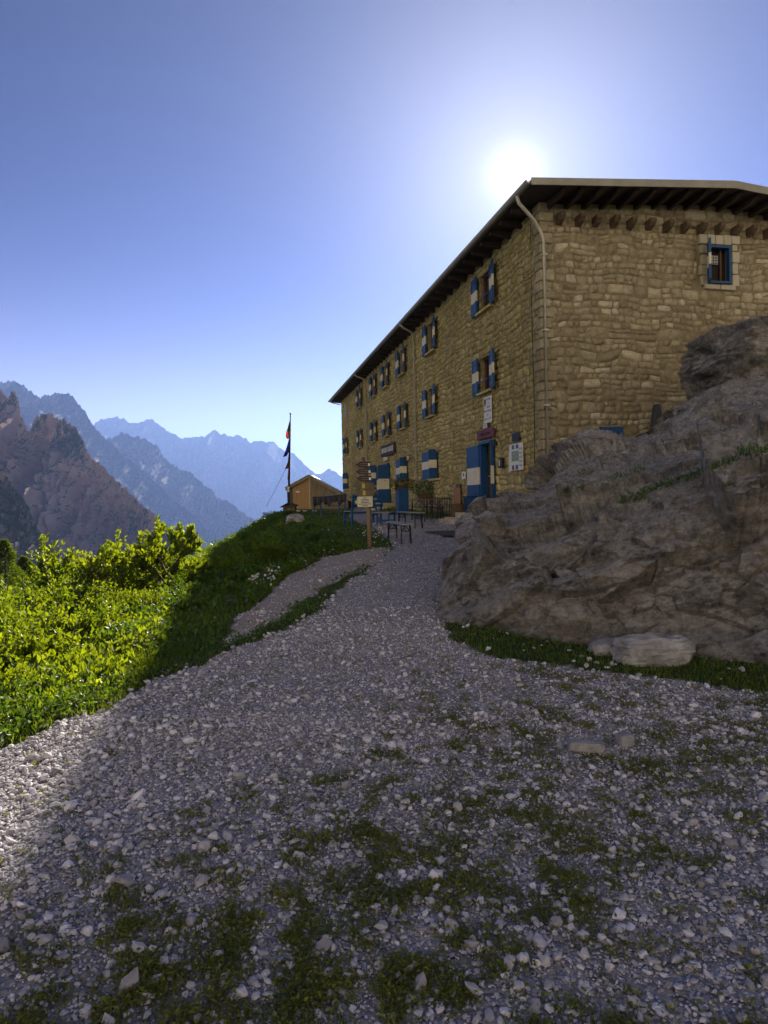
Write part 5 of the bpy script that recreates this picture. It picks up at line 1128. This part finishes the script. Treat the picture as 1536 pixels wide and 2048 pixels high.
# flowers
def flowers(name, label, pts, c, size, em=None):
    P = np.array(pts); V, F = leaf_mesh(P, rg.normal(0, 1, (len(P), 3)), np.full(len(P), size), .9); tag(raw(name, V, F, mat(name + '_petal', c, rough=.7, trans=.001)), label, 'flowers', kind='stuff')
def cloud(px, py, Y, n, sx, sy): return [at(px + rg.normal(0, sx), py + rg.normal(0, sy), Y + rg.normal(0, .12)) for _ in range(n)]
def gcloud(px, py, n, sx, sy, hh):
    o = []
    for _ in range(n): g = G(px + rg.normal(0, sx), py + rg.normal(0, sy)); o.append(g + np.array([0, 0, hh * rg.uniform(.6, 1.2)]))
    return o
flowers('white_flower', 'white flower heads in the grass beside the signpost and path', gcloud(755, 1068, 90, 14, 9, .10) + gcloud(540, 1165, 60, 10, 14, .25) + gcloud(600, 1100, 70, 40, 18, .15) + gcloud(510, 1180, 40, 8, 10, .25), (.5, .52, .5), .05)
flowers('purple_flower', 'small purple flowers in the shaded herbs', gcloud(240, 1300, 50, 22, 10, .16) + gcloud(450, 1215, 40, 25, 10, .15) + gcloud(640, 1075, 40, 40, 9, .12), (.16, .10, .32), .035)
# potted plants on the facade
def plant(label, c, rad, n, red=0, name='hanging_plant'):
    t = thing(name, label, 'plant', c); a = rg.normal(0, 1, (n, 3)); a /= np.linalg.norm(a, axis=1, keepdims=True); P = a * (rg.random((n, 1)) ** .4) * np.array(rad)
    V, F = leaf_mesh(P, a + rg.normal(0, .5, (n, 3)), rg.uniform(.06, .12, n), .6); raw('foliage', V, F, LEAF['b'], t)
    if red:
        a = rg.normal(0, 1, (red, 3)) * np.array(rad) * .6; a[:, 0] += rad[0] * .5; V, F = leaf_mesh(a, rg.normal(0, 1, (red, 3)), rg.uniform(.06, .1, red), .9); raw('blossom', V, F, mat('red_petal', (.38, .05, .03), (.45, .12, .05), 8), t)
    MB().box((0, 0, -rad[2] * .75), (rad[0] * .9, rad[0] * .7, .2), taper=1.2).build('pot', MT['brownwood'], t, bevel=.01)
pc = alp(804, .95); plant('green plant with red blossoms on top of the blue planter box', pc + np.array([0, 0, 1.35]), (.6, .4, .25), 500, 90, 'flower_pot')
plant('bushy green plant hanging below the middle striped shutters', FP(10.9, 1.95, .35), (.55, .4, .38), 480)
plant('dark green plant hanging at the far door', FP(22.6, 2.1, .35), (.4, .3, .4), 260)
x = rg.uniform(7.2, 19.5, 2600); o_ = rg.uniform(.25, 1.2, 2600) ; pp = C0[None] + D1[None] * x[:, None] - D2[None] * o_[:, None]
V, F = blade_mesh(pp[:, 0], pp[:, 1], rg.uniform(.08, .34, 2600) * (1.3 - o_), rg.uniform(.02, .045, 2600), .4)
tag(raw('wall_foot_grass', V, F, LEAF['g']), 'tufts of grass along the foot of the facade', 'grass', kind='stuff')
# moss and grass in the cracks of the outcrop
mv = []
for (x0, y0, x1, y1, n_, sp_) in [(1225, 960, 1290, 935, 140, 5), (1290, 985, 1390, 950, 380, 6), (1480, 908, 1536, 898, 240, 7), (1130, 985, 1180, 972, 160, 4), (1240, 1005, 1290, 990, 200, 4), (1380, 950, 1480, 918, 200, 3)]:
    for k in range(n_):
        u = rg.random(); px = x0 + (x1 - x0) * u + rg.normal(0, sp_); py = y0 + (y1 - y0) * u + rg.normal(0, sp_ * .8); mv.append((px, py))
d3 = S3.reshape(-1, 3) - EYE; kk = d3 @ fw; su = 768 + FPX * (d3 @ rt) / kk; sv = 1024 - FPX * (d3 @ up) / kk; pts = []
front_ok = (sv > 600) & (sv < 1300) & (su > 850) & (su < 1700); S3f = S3.reshape(-1, 3)[front_ok]; suf, svf, kf = su[front_ok], sv[front_ok], kk[front_ok]
for px, py in mv:
    c = np.hypot(suf - px, svf - py); j = np.argmin(c + kf * 1.2); pts.append(S3f[j])
pts = np.array(pts) + rg.normal(0, .02, (len(pts), 3)); V, F = blade_mesh(pts[:, 0], pts[:, 1], rg.uniform(.02, .07, len(pts)), rg.uniform(.01, .02, len(pts)), 1.0, pts[:, 2])
tag(raw('crack_grass', V, F, LEAF['b']), 'tufts of grass growing in the cracks of the outcrop', 'grass', kind='stuff')
